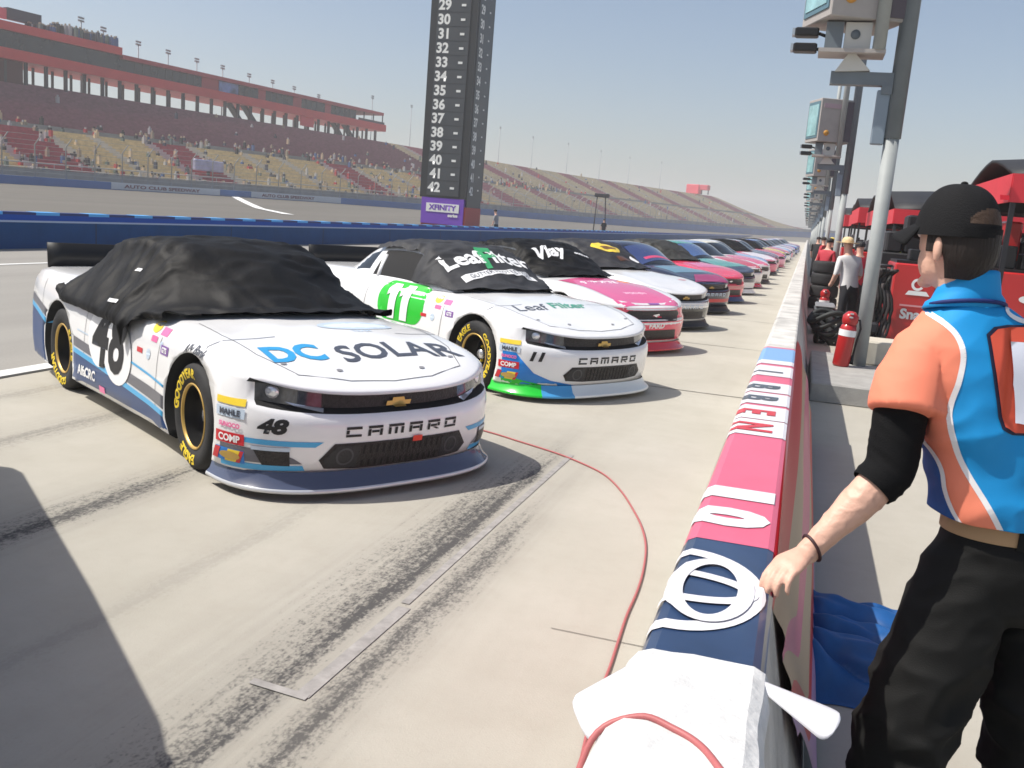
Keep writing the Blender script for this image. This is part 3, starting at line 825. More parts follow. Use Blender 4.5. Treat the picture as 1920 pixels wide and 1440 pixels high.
c4 = Car('stock_car', 'fourth race car, white hood above a black nose', CAR0 + Vector((*OFFS[3], 0)), HEAD, body=PWHITE, lip=INK)
c4.decal('nose_panel', poly_2d([(-1.0, .13), (1.0, .13), (1.0, .52), (.5, .50), (-.5, .50), (-1.0, .52)]), 'nose', cmat('paint_black', (22, 22, 25), .25, .7), step=.07)
cov4 = c4.cover(top_cover(1.7), mat('cover_cloth_dark', (.026, .026, .029), .6, bump=.25, bscale=220, var=.3, vscale=5), 'dark cloth with a yellow oval over the windscreen of the black nosed car')
c4.on_cover(cov4, 'cover_emblem', poly_2d(ellipse(0, 0, .30, .17, rot=-.3)), YELI, (-1.05, -.10)); c4.on_cover(cov4, 'cover_emblem', poly_2d(ellipse(.05, -.02, .17, .06, rot=-.3)), cmat('ink_brown', (120, 85, 30)), (-1.05, -.10), eps=.010)
c4.on_cover(cov4, 'cover_emblem', poly_2d(rect(-.14, -.06, .14, .06)), cmat('ink_brown2', (95, 60, 40)), (-.68, .02)); c4.on_cover(cov4, 'cover_emblem', poly_2d(ellipse(0, 0, .10, .09)), WHITE, (-.72, .36))
c4.decal('nose_lettering', strokes('CAMARO', .062, .098, .015, .042), 'front', PALE, (0, .41), eps=.006); c4.decal('badge', BOWTIE, 'front', GOLDI, (0, .548), k=1.1, eps=.016)
c4.decal('bumper_stripe', poly_2d(rect(-.66, .395, .62, .43)), 'nose', CHROME, eps=.005) ; c4.decal('nose_vent', poly_2d(rect(-.45, .2, .45, .33)), 'front', GRILLE, eps=.006)
c4.decal('hood_mark', poly_2d(rect(-.10, -.02, .10, .02)), 'top', REDI, (.30, .55))

DKNAVY = cmat('paint_dark_navy', (24, 28, 52), .25, .7)
c5 = Car('stock_car', 'fifth race car, dark navy with red flashes on its hood', CAR0 + Vector((*OFFS[4], 0)), HEAD, body=DKNAVY, lip=INK)
c5.decal('windshield_tint', poly_2d([(-.62, -.05), (.62, -.05), (.55, .60), (-.55, .60)]), 'top', cmat('tint_blue', (52, 66, 110), .12, .6), (-.60, 0), eps=.006, step=.06)
c5.decal('hood_panel', poly_2d([(-.5, -.82), (.7, -.82), (.7, -.40), (-.1, -.45)]), 'top', cmat('paint_magenta', (150, 45, 95)), (0, 0), eps=.004)
c5.decal('hood_panel', poly_2d([(-.6, -.35), (.6, -.30), (.6, .10), (-.6, .25)]), 'top', cmat('paint_slate', (95, 130, 150)), (0, 0), eps=.004)
c5.decal('windshield_banner', poly_2d(rect(-.5, -.04, .5, .04)), 'top', cmat('ink_rose', (205, 70, 110)), (-.70, .1), eps=.008); c5.decal('badge', BOWTIE, 'front', GOLDI, (0, .548), eps=.016)
c5.decal('nose_lettering', strokes('CAMARO', .062, .098, .015, .042), 'front', PALE, (0, .42)); c5.decal('nose_stripe', poly_2d(rect(-.5, .26, .6, .33)), 'nose', REDI)
c6 = Car('stock_car', 'sixth race car, rose red hood under an olive black cloth', CAR0 + Vector((*OFFS[5], 0)), HEAD, mustang=True, body=PKRED, lip=NAVY)
c6.cover(top_cover(4.4), mat('cover_cloth_olive', (.03, .03, .026), .6, var=.3, vscale=5), 'olive black cloth over the windscreen of the sixth car with the rose hood')
mustang_front(c6, None); c6.decal('nose_stripe', poly_2d(rect(-.9, .36, .9, .43)), 'nose', mat('ink_soft_red', (.6, .25, .25), .4)); hood_panel(c6, PKHOOD, .5, -.2, .3)
c7 = Car('stock_car', 'seventh race car, sea green hood and dark blue nose', CAR0 + Vector((*OFFS[6], 0)), HEAD, body=DKNAVY, roof=cmat('paint_teal', (70, 150, 135), .25, .7), lip=WHITE)
c7.decal('hood_panel', poly_2d([(-.80, -.60), (.80, -.45), (.74, .30), (-.74, .30)]), 'top', cmat('paint_teal', (70, 150, 135), .25, .7), (0, 0), step=.07)
c7.decal('windshield_tint', poly_2d([(-.62, -.05), (.62, -.05), (.55, .60), (-.55, .60)]), 'top', cmat('tint_steel', (70, 95, 140), .12, .6), (-.60, 0), eps=.006, step=.06)
c7.decal('nose_stripe', poly_2d(rect(-.75, .2, .75, .36)), 'nose', WHITE)

# the rest of the row, ever smaller
FAR = [('white', (225, 222, 222), 'red', (200, 45, 60), 'pale blue', (120, 140, 175)), ('white', (225, 222, 222), 'rose', (215, 90, 120), 'cream', (220, 215, 195)), ('steel blue', (70, 95, 150), 'pale blue', (150, 170, 205), 'white', (225, 225, 225)),
       ('rose', (215, 100, 130), 'white', (228, 220, 222), 'pink', (230, 150, 170)), ('red', (190, 40, 50), 'black', (25, 25, 28), 'red', (190, 40, 50)), ('silver', (170, 172, 178), 'navy', (35, 45, 90), 'silver', (170, 172, 178)),
       ('pink', (230, 150, 175), 'red', (195, 60, 75), 'white', (225, 225, 225)), ('black', (30, 30, 34), 'orange', (225, 130, 50), 'black', (30, 30, 34)), ('blue', (45, 85, 165), 'yellow', (225, 195, 60), 'blue', (45, 85, 165))]
for k in range(25):
    a, ac, b, bc, r_, rc = FAR[k % 9]
    lab = '%s race car with %s hood and %s roof, %s in the row counted from the camera' % (a, b, r_, ['eighth', 'ninth', 'tenth', 'eleventh', 'twelfth', 'thirteenth', 'fourteenth', 'fifteenth', 'sixteenth', 'seventeenth', 'eighteenth', 'nineteenth', 'twentieth', 'twenty-first', 'twenty-second', 'twenty-third', 'twenty-fourth', 'twenty-fifth', 'twenty-sixth', 'twenty-seventh', 'twenty-eighth', 'twenty-ninth', 'thirtieth', 'thirty-first', 'thirty-second'][k])
    lab = lab.replace(' counted from the camera', '')
    body, hood, roof = cmat('paint_' + a.replace(' ', '_') + '_far', ac, .25, .7), cmat('paint_' + b.replace(' ', '_') + '_hood', bc, .25, .7), cmat('paint_' + r_.replace(' ', '_') + '_roof', rc, .25, .7)
    off = Vector((.70 + .022 * k + .12 * math.sin(k * 2.3), 25.8 + 3.66 * k, 0))
    c = Car('stock_car', lab, CAR0 + off + Vector((0, .35 * math.sin(k * 5.1), 0)), HEAD + R(3.5 * math.sin(k * 3.7)), mustang=(k % 3 == 1), body=body, roof=roof, lip=INK if k % 2 else hood, detail=1)
    if k < 14:
        hood_panel(c, hood, .62, -.25, .85)
        if k % 3 == 1: mustang_front(c, None)
    if k in (3, 6, 10): c.cover(top_cover(k * 1.3), WRINK, 'black windscreen cloth on the %s car of the row' % ['', '', '', 'eleventh', '', '', 'fourteenth', '', '', '', 'eighteenth'][k])
# ------------------------------------------------------------------ ground, lanes, lines
def node_mat(name):
    m = bpy.data.materials.new(name); m.use_nodes = True
    nt = m.node_tree; return m, nt, nt.nodes['Principled BSDF']
class NT:
    """tiny helper for shader maths"""
    def __init__(s, nt): s.nt = nt
    def n(s, t, **k):
        x = s.nt.nodes.new(t)
        for a, b in k.items(): setattr(x, a, b)
        return x
    def link(s, a, b): s.nt.links.new(a, b)
    def val(s, x, sock):
        if isinstance(x, (int, float)): sock.default_value = x
        else: s.link(x, sock)
    def m(s, op, a, b=0.0, c=None):
        x = s.n('ShaderNodeMath', operation=op); s.val(a, x.inputs[0]); s.val(b, x.inputs[1])
        if c is not None: s.val(c, x.inputs[2])
        return x.outputs[0]
    def noise(s, vec, scale, detail=4, rough=.6, sc3=None):
        if sc3:
            mp = s.n('ShaderNodeMapping'); mp.inputs['Scale'].default_value = sc3; s.link(vec, mp.inputs['Vector']); vec = mp.outputs['Vector']
        x = s.n('ShaderNodeTexNoise'); x.inputs['Scale'].default_value = scale; x.inputs['Detail'].default_value = detail; x.inputs['Roughness'].default_value = rough
        s.link(vec, x.inputs['Vector']); return x.outputs['Fac']
    def rng(s, v, a, b, lo=0.0, hi=1.0):
        x = s.n('ShaderNodeMapRange'); s.link(v, x.inputs['Value'])
        for k, q in zip(('From Min', 'From Max', 'To Min', 'To Max'), (a, b, lo, hi)): x.inputs[k].default_value = q
        return x.outputs['Result']
    def mix(s, f, a, b):
        x = s.n('ShaderNodeMix', data_type='RGBA'); s.val(f, x.inputs['Factor'])
        for q, nm in ((a, 'A'), (b, 'B')):
            if isinstance(q, tuple): x.inputs[nm].default_value = (*q, 1)
            else: s.link(q, x.inputs[nm])
        return x.outputs['Result']

def concrete_material():
    m, nt, b = node_mat('pit_concrete'); h = NT(nt)
    tc = h.n('ShaderNodeTexCoord'); P = tc.outputs['Object']
    sep = h.n('ShaderNodeSeparateXYZ'); h.link(P, sep.inputs[0]); X, Y = sep.outputs['X'], sep.outputs['Y']
    big = h.noise(P, .7, 5, .6); mid = h.noise(P, 6, 5, .65); fine = h.noise(P, 90, 3, .7)
    col = h.mix(h.rng(big, .3, .7), (.376, .353, .300), (.442, .418, .362))
    col = h.mix(h.m('MULTIPLY', h.rng(mid, .45, .75), .25), col, (.33, .30, .245))
    col = h.mix(h.m('MULTIPLY', h.rng(fine, .55, .8), .35), col, (.30, .265, .22))
    st = h.noise(P, 1.0, 4, .6, (1.6, .22, 1)); col = h.mix(h.m('MULTIPLY', h.rng(st, .52, .75), .30), col, (.31, .28, .235))
    # rubber laid down by tyres along the lane: two speckled bands with soft edges
    strk = h.noise(P, 1.0, 4, .6, (26, .9, 1))
    wob = h.m('MULTIPLY', h.m('SUBTRACT', h.noise(P, .35, 3), .5), .35)
    spk = h.noise(P, 26, 5, .75, (1.25, .8, 1)); brk = h.noise(P, 1.1, 4, .65, (1.2, .35, 1)); fleck = h.noise(P, 70, 2, .6, (1.2, .8, 1))
    def band(x0, wl, wr, strength, y0, y1, slope=0.0):
        xx = h.m('ADD', h.m('SUBTRACT', X, x0), h.m('ADD', wob, h.m('MULTIPLY', h.m('SUBTRACT', Y, 4.0), slope)))
        l = h.rng(xx, -wl, 0.0); r = h.rng(xx, wr, 0.0)
        d = h.m('MINIMUM', l, r)
        d = h.m('MULTIPLY', h.m('POWER', d, 1.3), h.m('MULTIPLY', h.rng(Y, y0, y0 + 1.2), h.rng(Y, y1, y1 - 2.5)))
        t = h.m('SUBTRACT', 1.02, h.m('MULTIPLY', d, .62))      # threshold drops inside the band
        v = h.m('ADD', h.m('MULTIPLY', spk, .62), h.m('MULTIPLY', fleck, .42))
        v = h.m('ADD', v, h.m('MULTIPLY', h.m('SUBTRACT', brk, .5), .30)); v = h.m('ADD', v, h.m('MULTIPLY', h.m('SUBTRACT', strk, .5), .45))
        sp = h.rng(h.m('SUBTRACT', v, t), -.14, .14); sm = h.m('MULTIPLY', h.m('POWER', d, 1.4), h.rng(strk, .25, .75, .22, .62))
        return h.m('MULTIPLY', h.m('MAXIMUM', sp, sm), strength)
    for args in ((-1.60, .82, .16, .92, -3, 8.5), (-1.38, .30, .30, .85, -3, 7.2), (-3.55, .50, .34, .90, -3, 7.0, -.02), (-2.55, .3, .3, .18, 0, 60), (-4.9, .5, .5, .45, 0, 70), (-5.9, .4, .4, .35, 0, 70)):
        col = h.mix(band(*args), col, (.045, .044, .046))
    nt.links.new(col, b.inputs['Base Color']); b.inputs['Roughness'].default_value = .85; b.inputs['Specular IOR Level'].default_value = .3
    bp = h.n('ShaderNodeBump'); bp.inputs['Strength'].default_value = .25; bp.inputs['Distance'].default_value = .01
    h.link(h.noise(P, 130, 4, .7), bp.inputs['Height']); h.link(bp.outputs['Normal'], b.inputs['Normal'])
    return m

def asphalt_material(name, c0, c1, stretch):
    m, nt, b = node_mat(name); h = NT(nt)
    tc = h.n('ShaderNodeTexCoord'); P = tc.outputs['Object']
    a = h.noise(P, .5, 5, .6, stretch); c = h.noise(P, 40, 3, .7)
    col = h.mix(h.rng(a, .3, .7), c0, c1); col = h.mix(h.m('MULTIPLY', h.rng(c, .4, .8), .3), col, tuple(v * .55 for v in c0))
    nt.links.new(col, b.inputs['Base Color']); b.inputs['Roughness'].default_value = .9
    return m
ASPH = asphalt_material('old_asphalt', (.235, .222, .200), (.295, .28, .252), (1.5, .12, 1))
TRKM = asphalt_material('track_asphalt', (.105, .096, .080), (.138, .126, .107), (.25, .02, 1))
WLINE = mat('line_white', (.66, .66, .64), .7, var=.15, vscale=5)
g = MB(); g.quad((-700, -150, 0), (700, -150, 0), (700, 1200, 0), (-700, 1200, 0)); tag(g.build('ground', ASPH), kind='structure')
g = MB(); g.quad((-6.45, -12, .004), (60, -12, .004), (60, 330, .004), (-6.45, 330, .004)); tag(g.build('pit_lane', concrete_material()), kind='structure')
g = MB()
g.quad((-6.72, -12, .008), (-6.52, -12, .008), (-6.52, 330, .008), (-6.72, 330, .008)); tag(g.build('lane_line', WLINE), kind='structure')
g = MB(); g.quad((-14.78, -12, .008), (-14.62, -12, .008), (-14.62, 330, .008), (-14.78, 330, .008)); tag(g.build('edge_line', WLINE), kind='structure')
g = MB(); g.quad((-6.50, -12, .009), (-6.455, -12, .009), (-6.455, 330, .009), (-6.50, 330, .009)); tag(g.build('lane_seam', mat('seam_dark', (.05, .048, .045), .9)), kind='structure')
SEAM = mat('joint_sealant', (.30, .285, .27), .8, var=.25, vscale=14); SEAMD = mat('joint_dark', (.16, .145, .125), .9, var=.5, vscale=9)
g = MB()
for y0, y1, x0, x1 in ((2.76, 3.62, -1.535, -1.475), (3.66, 6.7, -1.520, -1.480)):
    g.quad((x0, y0, .008), (x1, y0, .008), (x1 + .02, y1, .008), (x0 + .02, y1, .008))
g.quad((-1.72, 2.76, .009), (-1.48, 2.74, .009), (-1.48, 2.78, .009), (-1.72, 2.80, .009))
tag(g.build('joint', SEAM), kind='structure')
g = MB()
for y in (3.72, 10.2, 14.6, 19.4, 24.5, 30, 36, 43, 51, 60):
    for i in range(14):
        xa, xb = -6.3 + .42 * i, -6.3 + .42 * (i + 1)
        ya, yb = y + .03 * noise.noise(Vector((xa * 2, y, 0))), y + .03 * noise.noise(Vector((xb * 2, y, 0)))
        w = (.0022 if y < 5 else .012) * (1 + .5 * noise.noise(Vector((xa * 5, y, 3))))
        if y < 5 and (xa < -1.2 or xa > -.5): continue
        g.quad((xa, ya - w, .008), (xb, yb - w, .008), (xb, yb + w, .008), (xa, ya + w, .008))
tag(g.build('joint', SEAMD), kind='structure')

# ------------------------------------------------------------------ pit wall with its banners
WP = [(-.43, 0.0), (-.36, .30), (-.222, .850), (-.212, .870), (-.192, .881), (.004, .882), (.018, .876), (.028, .855), (.13, .38), (.215, 0.0)]
WL = [0]
for a, b in zip(WP, WP[1:]): WL.append(WL[-1] + math.hypot(b[0] - a[0], b[1] - a[1]))
VX = list(zip(WL, [p[0] for p in WP])); VZ = list(zip(WL, [p[1] for p in WP]))
VTOP = WL[4] + .08                       # middle of the wall top
def wall_fn(y0=0.0):
    """u runs along the wall, v across it (0 = middle of the top, negative = lane side)"""
    def f(u, v):
        s = VTOP + v; x, z = interp(VX, s), interp(VZ, s)
        dx, dz = interp(VX, s + .01) - interp(VX, s - .01), interp(VZ, s + .01) - interp(VZ, s - .01); n = Vector((-dz, 0, dx)).normalized()
        return (x, y0 + u, z), n
    return f
WALLM = mat('wall_whitewash', (.50, .485, .455), .85, var=.32, vscale=3, bump=.5, bscale=45)
pw = empty('pit_wall', (0, 0, 0), 0, 'long low concrete wall running from the bottom of the picture into the distance', 'wall')
mb = MB(); rows = []
ys = [-1.0 + .5 * i for i in range(40)] + [19 + 6 * i for i in range(52)]
mb.grid([[(x, y, z) for x, z in WP] for y in ys], smooth=False); mb.build('wall_core', WALLM, pw)
g = MB()
for i in range(44):
    y = 7.4 + 3.05 * i; g.grid([[(x * 1.0 + (.002 if x > -.1 else -.002), yy, z + .002) for x, z in WP] for yy in (y, y + .016)], smooth=False)
g.build('wall_joint', mat('wall_gap', (.12, .115, .11), .9), pw)
def wrap(name, y0, y1, v0, v1, m, eps, parent, sag=0.0, step=.045):
    fn = wall_fn()
    def f(u, v):
        p, n = fn(u, v)
        k = sag * (noise.noise(Vector((u * 6, v * 9, y0))) + .5)
        return Vector(p) + Vector(n) * max(k, -.002), n
    me = lay(poly_2d(rect(y0, v0, y1, v1)), f, step, eps, name, [q - VTOP for q in WL[1:-1]]); me.materials.append(m); return sharpen(link(name, me, parent), 20)
def wall_text(parent, name, shape, y, v, m, k=1.0, eps=.010, step=.03):
    # read from the lane: letters' right is towards the camera, their top points across the wall
    fn = wall_fn(); sh = shift(shape, 0, 0, k)
    me = lay(sh, lambda a, b: fn(y - a, v + b), step, eps, name, [q - VTOP - v for q in WL[1:-1]]); me.materials.append(m); return sharpen(link(name, me, parent), 20)
NAVYB = mat('banner_navy', (.022, .045, .105), .3, coat=.25, var=.25, vscale=3); PINKB = mat('banner_pink', (.62, .12, .20), .45, coat=.15, var=.06, vscale=3)
WHITEB = mat('banner_white', (.72, .71, .74), .4, coat=.2, var=.05, vscale=5); SKYB = mat('banner_sky', (.20, .36, .60), .45)
b1 = wrap('wall_banner', 1.80, 2.62, -.72, .158, NAVYB, .004, None, 0); b1.name = 'wall_banner'
tag(b1, 'dark blue vinyl banner with a white oval emblem over the pit wall', 'banner', 'vinyl banners over the pit wall')
emb = merge2(ring_2d(0, 0, .275, .20, .050, 48), ring_2d(0, 0, .105, .185, .040, 36), ring_2d(0, .070, .21, .105, .040, 40))
for sh_, e_ in ((ring_2d(0, 0, .275, .20, .050, 48), .007), (ring_2d(0, 0, .105, .185, .040, 36), .009), (ring_2d(0, .070, .21, .105, .040, 40), .011)): wall_text(b1, 'oval_emblem', sh_, 2.235, -.075, WHITEB, 1.0, e_)
b2 = wrap('wall_banner', 2.62, 7.6, -.72, .158, PINKB, .005, None, 0, .06)
tag(b2, 'pink vinyl banner with white letters lying over the pit wall beyond the blue one', 'banner', 'vinyl banners over the pit wall')
MAG = mat('banner_magenta', (.42, .035, .09), .5); TANB = mat('banner_tan', (.46, .34, .22), .6); REDB = mat('banner_red', (.55, .045, .04), .5); VIO = mat('banner_violet', (.42, .25, .42), .5)
wall_text(b2, 'banner_lettering', text_2d('0', .30, .022, sx=1.1), 2.86, -.015, WHITEB, 1.0, .008)
wall_text(b2, 'banner_lettering', text_2d('1', .30, .030, sx=1.5), 3.14, -.015, WHITEB, 1.0, .008)
for i, (ya, ch) in enumerate(((4.30, 'N'), (4.68, 'E'), (5.10, 'B'), (5.50, 'B'), (6.15, 'I'))):
    p = wrap('letter_panel', ya - .17, ya + (.19 if ch != 'I' else .30), -.60, .128, WHITEB, .008, b2)
    wall_text(b2, 'banner_lettering', text_2d(ch, .24, .010, sx=1.1), ya, -.02, REDI if ch in 'NE' else DGREY, 1.0, .011)
wrap('banner_band', 6.75, 7.5, -.6, .128, SKYB, .008, b2); wrap('banner_band', 6.55, 6.75, -.6, .128, WHITEB, .008, b2)
# the part of the banner hanging down the pit side, folded into long stripes
rows = []; cols = [REDB, TANB, PINKB, TANB, REDB, VIO]
hang = MB()
for i in range(60):
    y = 2.34 + 6.0 * i / 59; row = []
    drop = min(1.0, .45 + .75 * smoothstep(2.3, 3.2, y)) * (1 - .0 * y)
    for k in range(19):
        t = k / 18 * drop; bul = .016 * math.sin(k * 1.05 + y * .8) * (1 - k / 40) + .05 * math.sin(PI * t) * smoothstep(2.2, 4.5, y)
        row.append((.024 + .212 * t + .6 * bul + .012 * min(1, 6 * t), y, .882 - .84 * t))
    rows.append(row)
hang.grid(rows, mf=lambda i, j: min(5, j // 3)); hang.build('banner_skirt', cols, b2)
w1 = wrap('plastic_wrap', .55, 1.83, -.66, .16, mat('wrap_white', (.60, .60, .59), .6, var=.12, vscale=9, bump=.8, bscale=22), .012, None, .014)
tag(w1, 'white wrapping over the near end of the pit wall, under a red cord', 'wall wrap')
PLAS = mat('plastic_sheet', (.62, .62, .65), .35, var=.06, vscale=5)
def flap(pts_a, pts_b, curl, label):
    """a curled strip of stiff white plastic between two edges"""
    mb = MB(); rows = []
    for i in range(25):
        t = i / 24; a = [Vector(p) for p in (pts_a[0].lerp(pts_a[1], t), pts_b[0].lerp(pts_b[1], t))]; row = []
        for k in range(13):
            s = k / 12; s = .5 + (s - .5) * math.sqrt(max(.03, 1 - (max(0, t - .8) / .2) ** 2)); p = a[0].lerp(a[1], s); p = p + curl * (math.sin(PI * s) * (.35 + .65 * t))
            row.append(p)
        rows.append(row)
    mb.grid(rows)
    o = mb.build('plastic_flap', PLAS); o.data.polygons.foreach_set('use_smooth', [True] * len(o.data.polygons)); md = o.modifiers.new('thick', 'SOLIDIFY'); md.thickness = .003
    return tag(o, label, 'plastic sheet', 'curled white plastic flaps on the wall')
VV = Vector
flap((VV((-.213, 1.83, .872)), VV((-.330, 1.75, .80))), (VV((-.225, 1.68, .845)), VV((-.282, 1.66, .735))), VV((-.02, .0, .030)), 'curled white plastic flap on the lane side of the wall')
flap((VV((.024, 1.81, .885)), VV((.182, 1.78, .868))), (VV((.026, 1.775, .880)), VV((.162, 1.70, .832))), VV((.0, -.004, .022)), 'curled white plastic flap on the crew side of the wall')
CORD = mat('cord_red', (.40, .115, .115), .5)
cd = MB()
SP = lambda pts, n: [Vector([sinterp([(i, p[k]) for i, p in enumerate(pts)], (len(pts) - 1) * j / n) for k in range(3)]) for j in range(n + 1)]
cd.tube(SP([(-2.9, 7.25, .012), (-2.25, 7.01, .012), (-1.95, 6.86, .012), (-1.61, 6.68, .012), (-1.36, 6.50, .012), (-1.14, 6.28, .012), (-.96, 5.95, .012), (-.80, 5.55, .012), (-.70, 5.25, .012), (-.63, 4.95, .012), (-.585, 4.6, .012), (-.565, 4.3, .012), (-.56, 4.0, .012), (-.545, 3.72, .012), (-.53, 3.45, .012), (-.52, 3.1, .012), (-.47, 2.6, .012), (-.44, 2.1, .012)], 90), .0065, seg=6)
tag(cd.build('red_cable', CORD), 'thin red cord curving over the pale concrete from the nearest car to the wall', 'cable', 'red cables')
cd = MB(); fn = wall_fn(); pts = []
for t, y, v in ((0, 1.10, -.62), (.1, 1.22, -.50), (.2, 1.34, -.34), (.3, 1.44, -.20), (.4, 1.50, -.115), (.5, 1.525, -.06), (.6, 1.51, .0), (.7, 1.475, .05), (.8, 1.41, .092), (.9, 1.33, .13), (1, 1.22, .18), (1.1, 1.1, .30)):
    p, n = fn(y, v); pts.append(Vector(p) + Vector(n) * .026)
cd.tube(SP(pts, 60), .0065, seg=8); cd.tube([p + Vector((.006, -.05 + .004 * i, -.012)) for i, p in enumerate(pts[3:11])], .0022, m=1, seg=5)
tag(cd.build('red_cable', [CORD, DGREY]), 'red cord lying in a loop over the white wrapped end of the wall', 'cable', 'red cables')
# blue cloth heaped behind the wall
mb = MB(); rows = []
BLUECL = mat('tarp_blue', (.010, .085, .27), .55, var=.25, vscale=5)
for i in range(70):
    u = i / 69; row = []
    for k in range(120):
        v = k / 119; x = .215 + .52 * u; y = 3.55 + .95 * v
        fo = 1.3 * abs(math.sin(y * 15 + 2.6 * noise.noise(Vector((x * 4, y * 2.5, .3))) + 3 * x)) ** .6 - .5 + .5 * noise.noise(Vector((x * 9, y * 14, 1)))
        e = min(1, 6 * min(u + .25, 1 - u, v, 1 - v)); z = e * (.14 + .075 * fo + .03 * noise.noise(Vector((x * 4, y * 4, 2)))) * (1 - .35 * u)
        row.append((x + .03 * noise.noise(Vector((y * 6, x, 1))), y + .04 * noise.noise(Vector((x * 6, y, 5))), max(.008, z)))
    rows.append(row)
mb.grid(rows); tag(mb.build('blue_cloth', BLUECL), 'crumpled blue cloth heaped on the ground behind the wall by the man', 'cloth')
mb = MB(); mb.box((.10, 2.45, .0), (.20, 2.62, .02)); 
kb = MB(); kb.tube([(.62, 3.25, .012), (.9, 3.18, .012), (1.5, 3.2, .012), (2.3, 3.05, .012)], .010, seg=6)
tag(kb.build('black_cable', INK), 'black cable on the ground behind the man in the blue shirt', 'cable')

# ------------------------------------------------------------------ blue inner wall
iw = empty('inner_wall', (-17.74, 0, 0), 0, 'low dark blue wall with a checkered bright blue top edge beyond pit road', 'wall')
BW0 = mat('wall_navy', (.010, .070, .21), .65, var=.12, vscale=1.2, spec=.15); BW1 = mat('wall_royal', (.006, .075, .40), .6, spec=.2); BW2 = mat('wall_pale', (.42, .52, .68), .6); BW3 = mat('wall_sky', (.10, .42, .85), .6)
mb = MB(); Y0, Y1 = -30, 330
mb.box((-.30, Y0, 0), (0, Y1, .62)); mb.build('wall_base', BW0, iw)
mb = MB(); mb.box((-.30, Y0, .622), (.004, Y1, .665)); mb.build('pale_stripe', BW2, iw)
mb = MB(); mb.box((-.30, Y0, .667), (.002, Y1, .80)); mb.build('royal_stripe', BW1, iw)
mb = MB(); mb.box((-.30, Y0, .80), (.000, Y1, .862)); mb.build('cap_strip', mat('wall_deep', (.006, .03, .16), .5), iw)
mb = MB(); y = -20
while y < 110:
    mb.box((-.303, y, .795), (.006, y + .75, .867)); y += 1.75
mb.build('check_blocks', BW3, iw)
mb = MB()
for i in range(40): mb.box((.0, -10 + 6.1 * i, .0), (.003, -10 + 6.1 * i + .03, .62))
mb.build('panel_joint', mat('wall_joint_dark', (.006, .02, .055), .6), iw)

# ------------------------------------------------------------------ track, outer wall, catch fence
TP = [(-131, 20), (-123, 75), (-115.5, 115), (-108, 142), (-98.5, 176), (-91, 205), (-84.5, 242), (-78, 272), (-69, 307), (-58, 345), (-43, 385), (-22, 425), (5, 470)]
def path_pts(step):
    acc = [0]
    for a, b in zip(TP, TP[1:]): acc.append(acc[-1] + math.hypot(b[0] - a[0], b[1] - a[1]))
    tx = list(zip(acc, [p[0] for p in TP])); ty = list(zip(acc, [p[1] for p in TP]))
    out = []; L = 0.0
    while L < acc[-1]:
        x, y = sinterp(tx, L), sinterp(ty, L); dx, dy = sinterp(tx, L + 1) - x, sinterp(ty, L + 1) - y; k = math.hypot(dx, dy)
        out.append((L, x, y, dy / k, -dx / k)); L += step
    return out
PATH = path_pts(2.0); ACC = [(L) for L, *_ in PATH]
def at_path(L, off, z=0.0):
    i = max(0, min(len(PATH) - 2, int(L / 2.0))); t = (L - PATH[i][0]) / 2.0; a, b = PATH[i], PATH[i + 1]
    x, y, nx, ny = [a[k] + (b[k] - a[k]) * t for k in (1, 2, 3, 4)]
    return Vector((x + nx * off, y + ny * off, z))
LKEY = [0]
for a, b in zip(TP, TP[1:]): LKEY.append(LKEY[-1] + math.hypot(b[0] - a[0], b[1] - a[1]))
ZB = list(zip(LKEY, [.25, .35, .80, 1.05, 1.06, .90, .85, .84, .95, 1.10, 1.25, 2.0, 3.0]))
ZT = list(zip(LKEY, [1.25, 1.38, 1.68, 1.98, 2.2, 2.25, 2.42, 2.58, 2.83, 3.1, 3.3, 4.2, 5.2]))
LEND = LKEY[11] + 12
Ls = [2.0 * i for i in range(int(LEND / 2))]
tr = MB(); tr.grid([[at_path(L, 36 + d, interp(ZB, L) * (1 - d / 24) + .02 + (-.1 if d == 24 else 0)) for d in (0, 3, 6, 9, 12, 15, 18, 21, 24)] for L in Ls]); tag(tr.build('track', TRKM), kind='structure')
ln = MB()
def trk(L, d): p = at_path(L, 36 + d); z = interp(ZB, L) * max(0, 1 - d / 24) + .05; return Vector((p.x, p.y, z))
a, b = Vector((-77.5, 117.0)), Vector((-45.0, 76.4)); rows = []
def zt_xy(q):
    best = min(PATH, key=lambda p: (p[1] + p[3] * 36 - q.x) ** 2 + (p[2] + p[4] * 36 - q.y) ** 2)
    d = (q.x - best[1]) * best[3] + (q.y - best[2]) * best[4] - 36
    return interp(ZB, best[0]) * max(0, 1 - d / 24) + .06
for i in range(25):
    q = a.lerp(b, i / 24); rows.append([(q.x - .5, q.y - .2, zt_xy(q)), (q.x + .5, q.y + .2, zt_xy(q))])
ln.grid(rows); tag(ln.build('finish_line', mat('line_bright', (.75, .75, .73), .7)), kind='structure')
g = MB(); g.quad((-78, -40, .006), (-18.1, -40, .006), (-18.1, 340, .006), (-78, 340, .006)); tag(g.build('track_apron', TRKM), kind='structure')
ow = empty('outer_wall', (0, 0, 0), 0, 'blue wall along the far edge of the track with white panels at its middle', 'wall')
ob = MB(); ob.grid([[at_path(L, 36, interp(ZB, L) - .3), at_path(L, 36, interp(ZT, L)), at_path(L, 35.5, interp(ZT, L)), at_path(L, 35.5, interp(ZB, L) - .3)] for L in Ls], smooth=False)
ob.build('wall_core', mat('outer_blue', (.020, .115, .36), .5, var=.15, vscale=.2), ow)
def l_at_y(y): return min(PATH, key=lambda p: abs(p[2] + p[4] * 36 - y))[0]
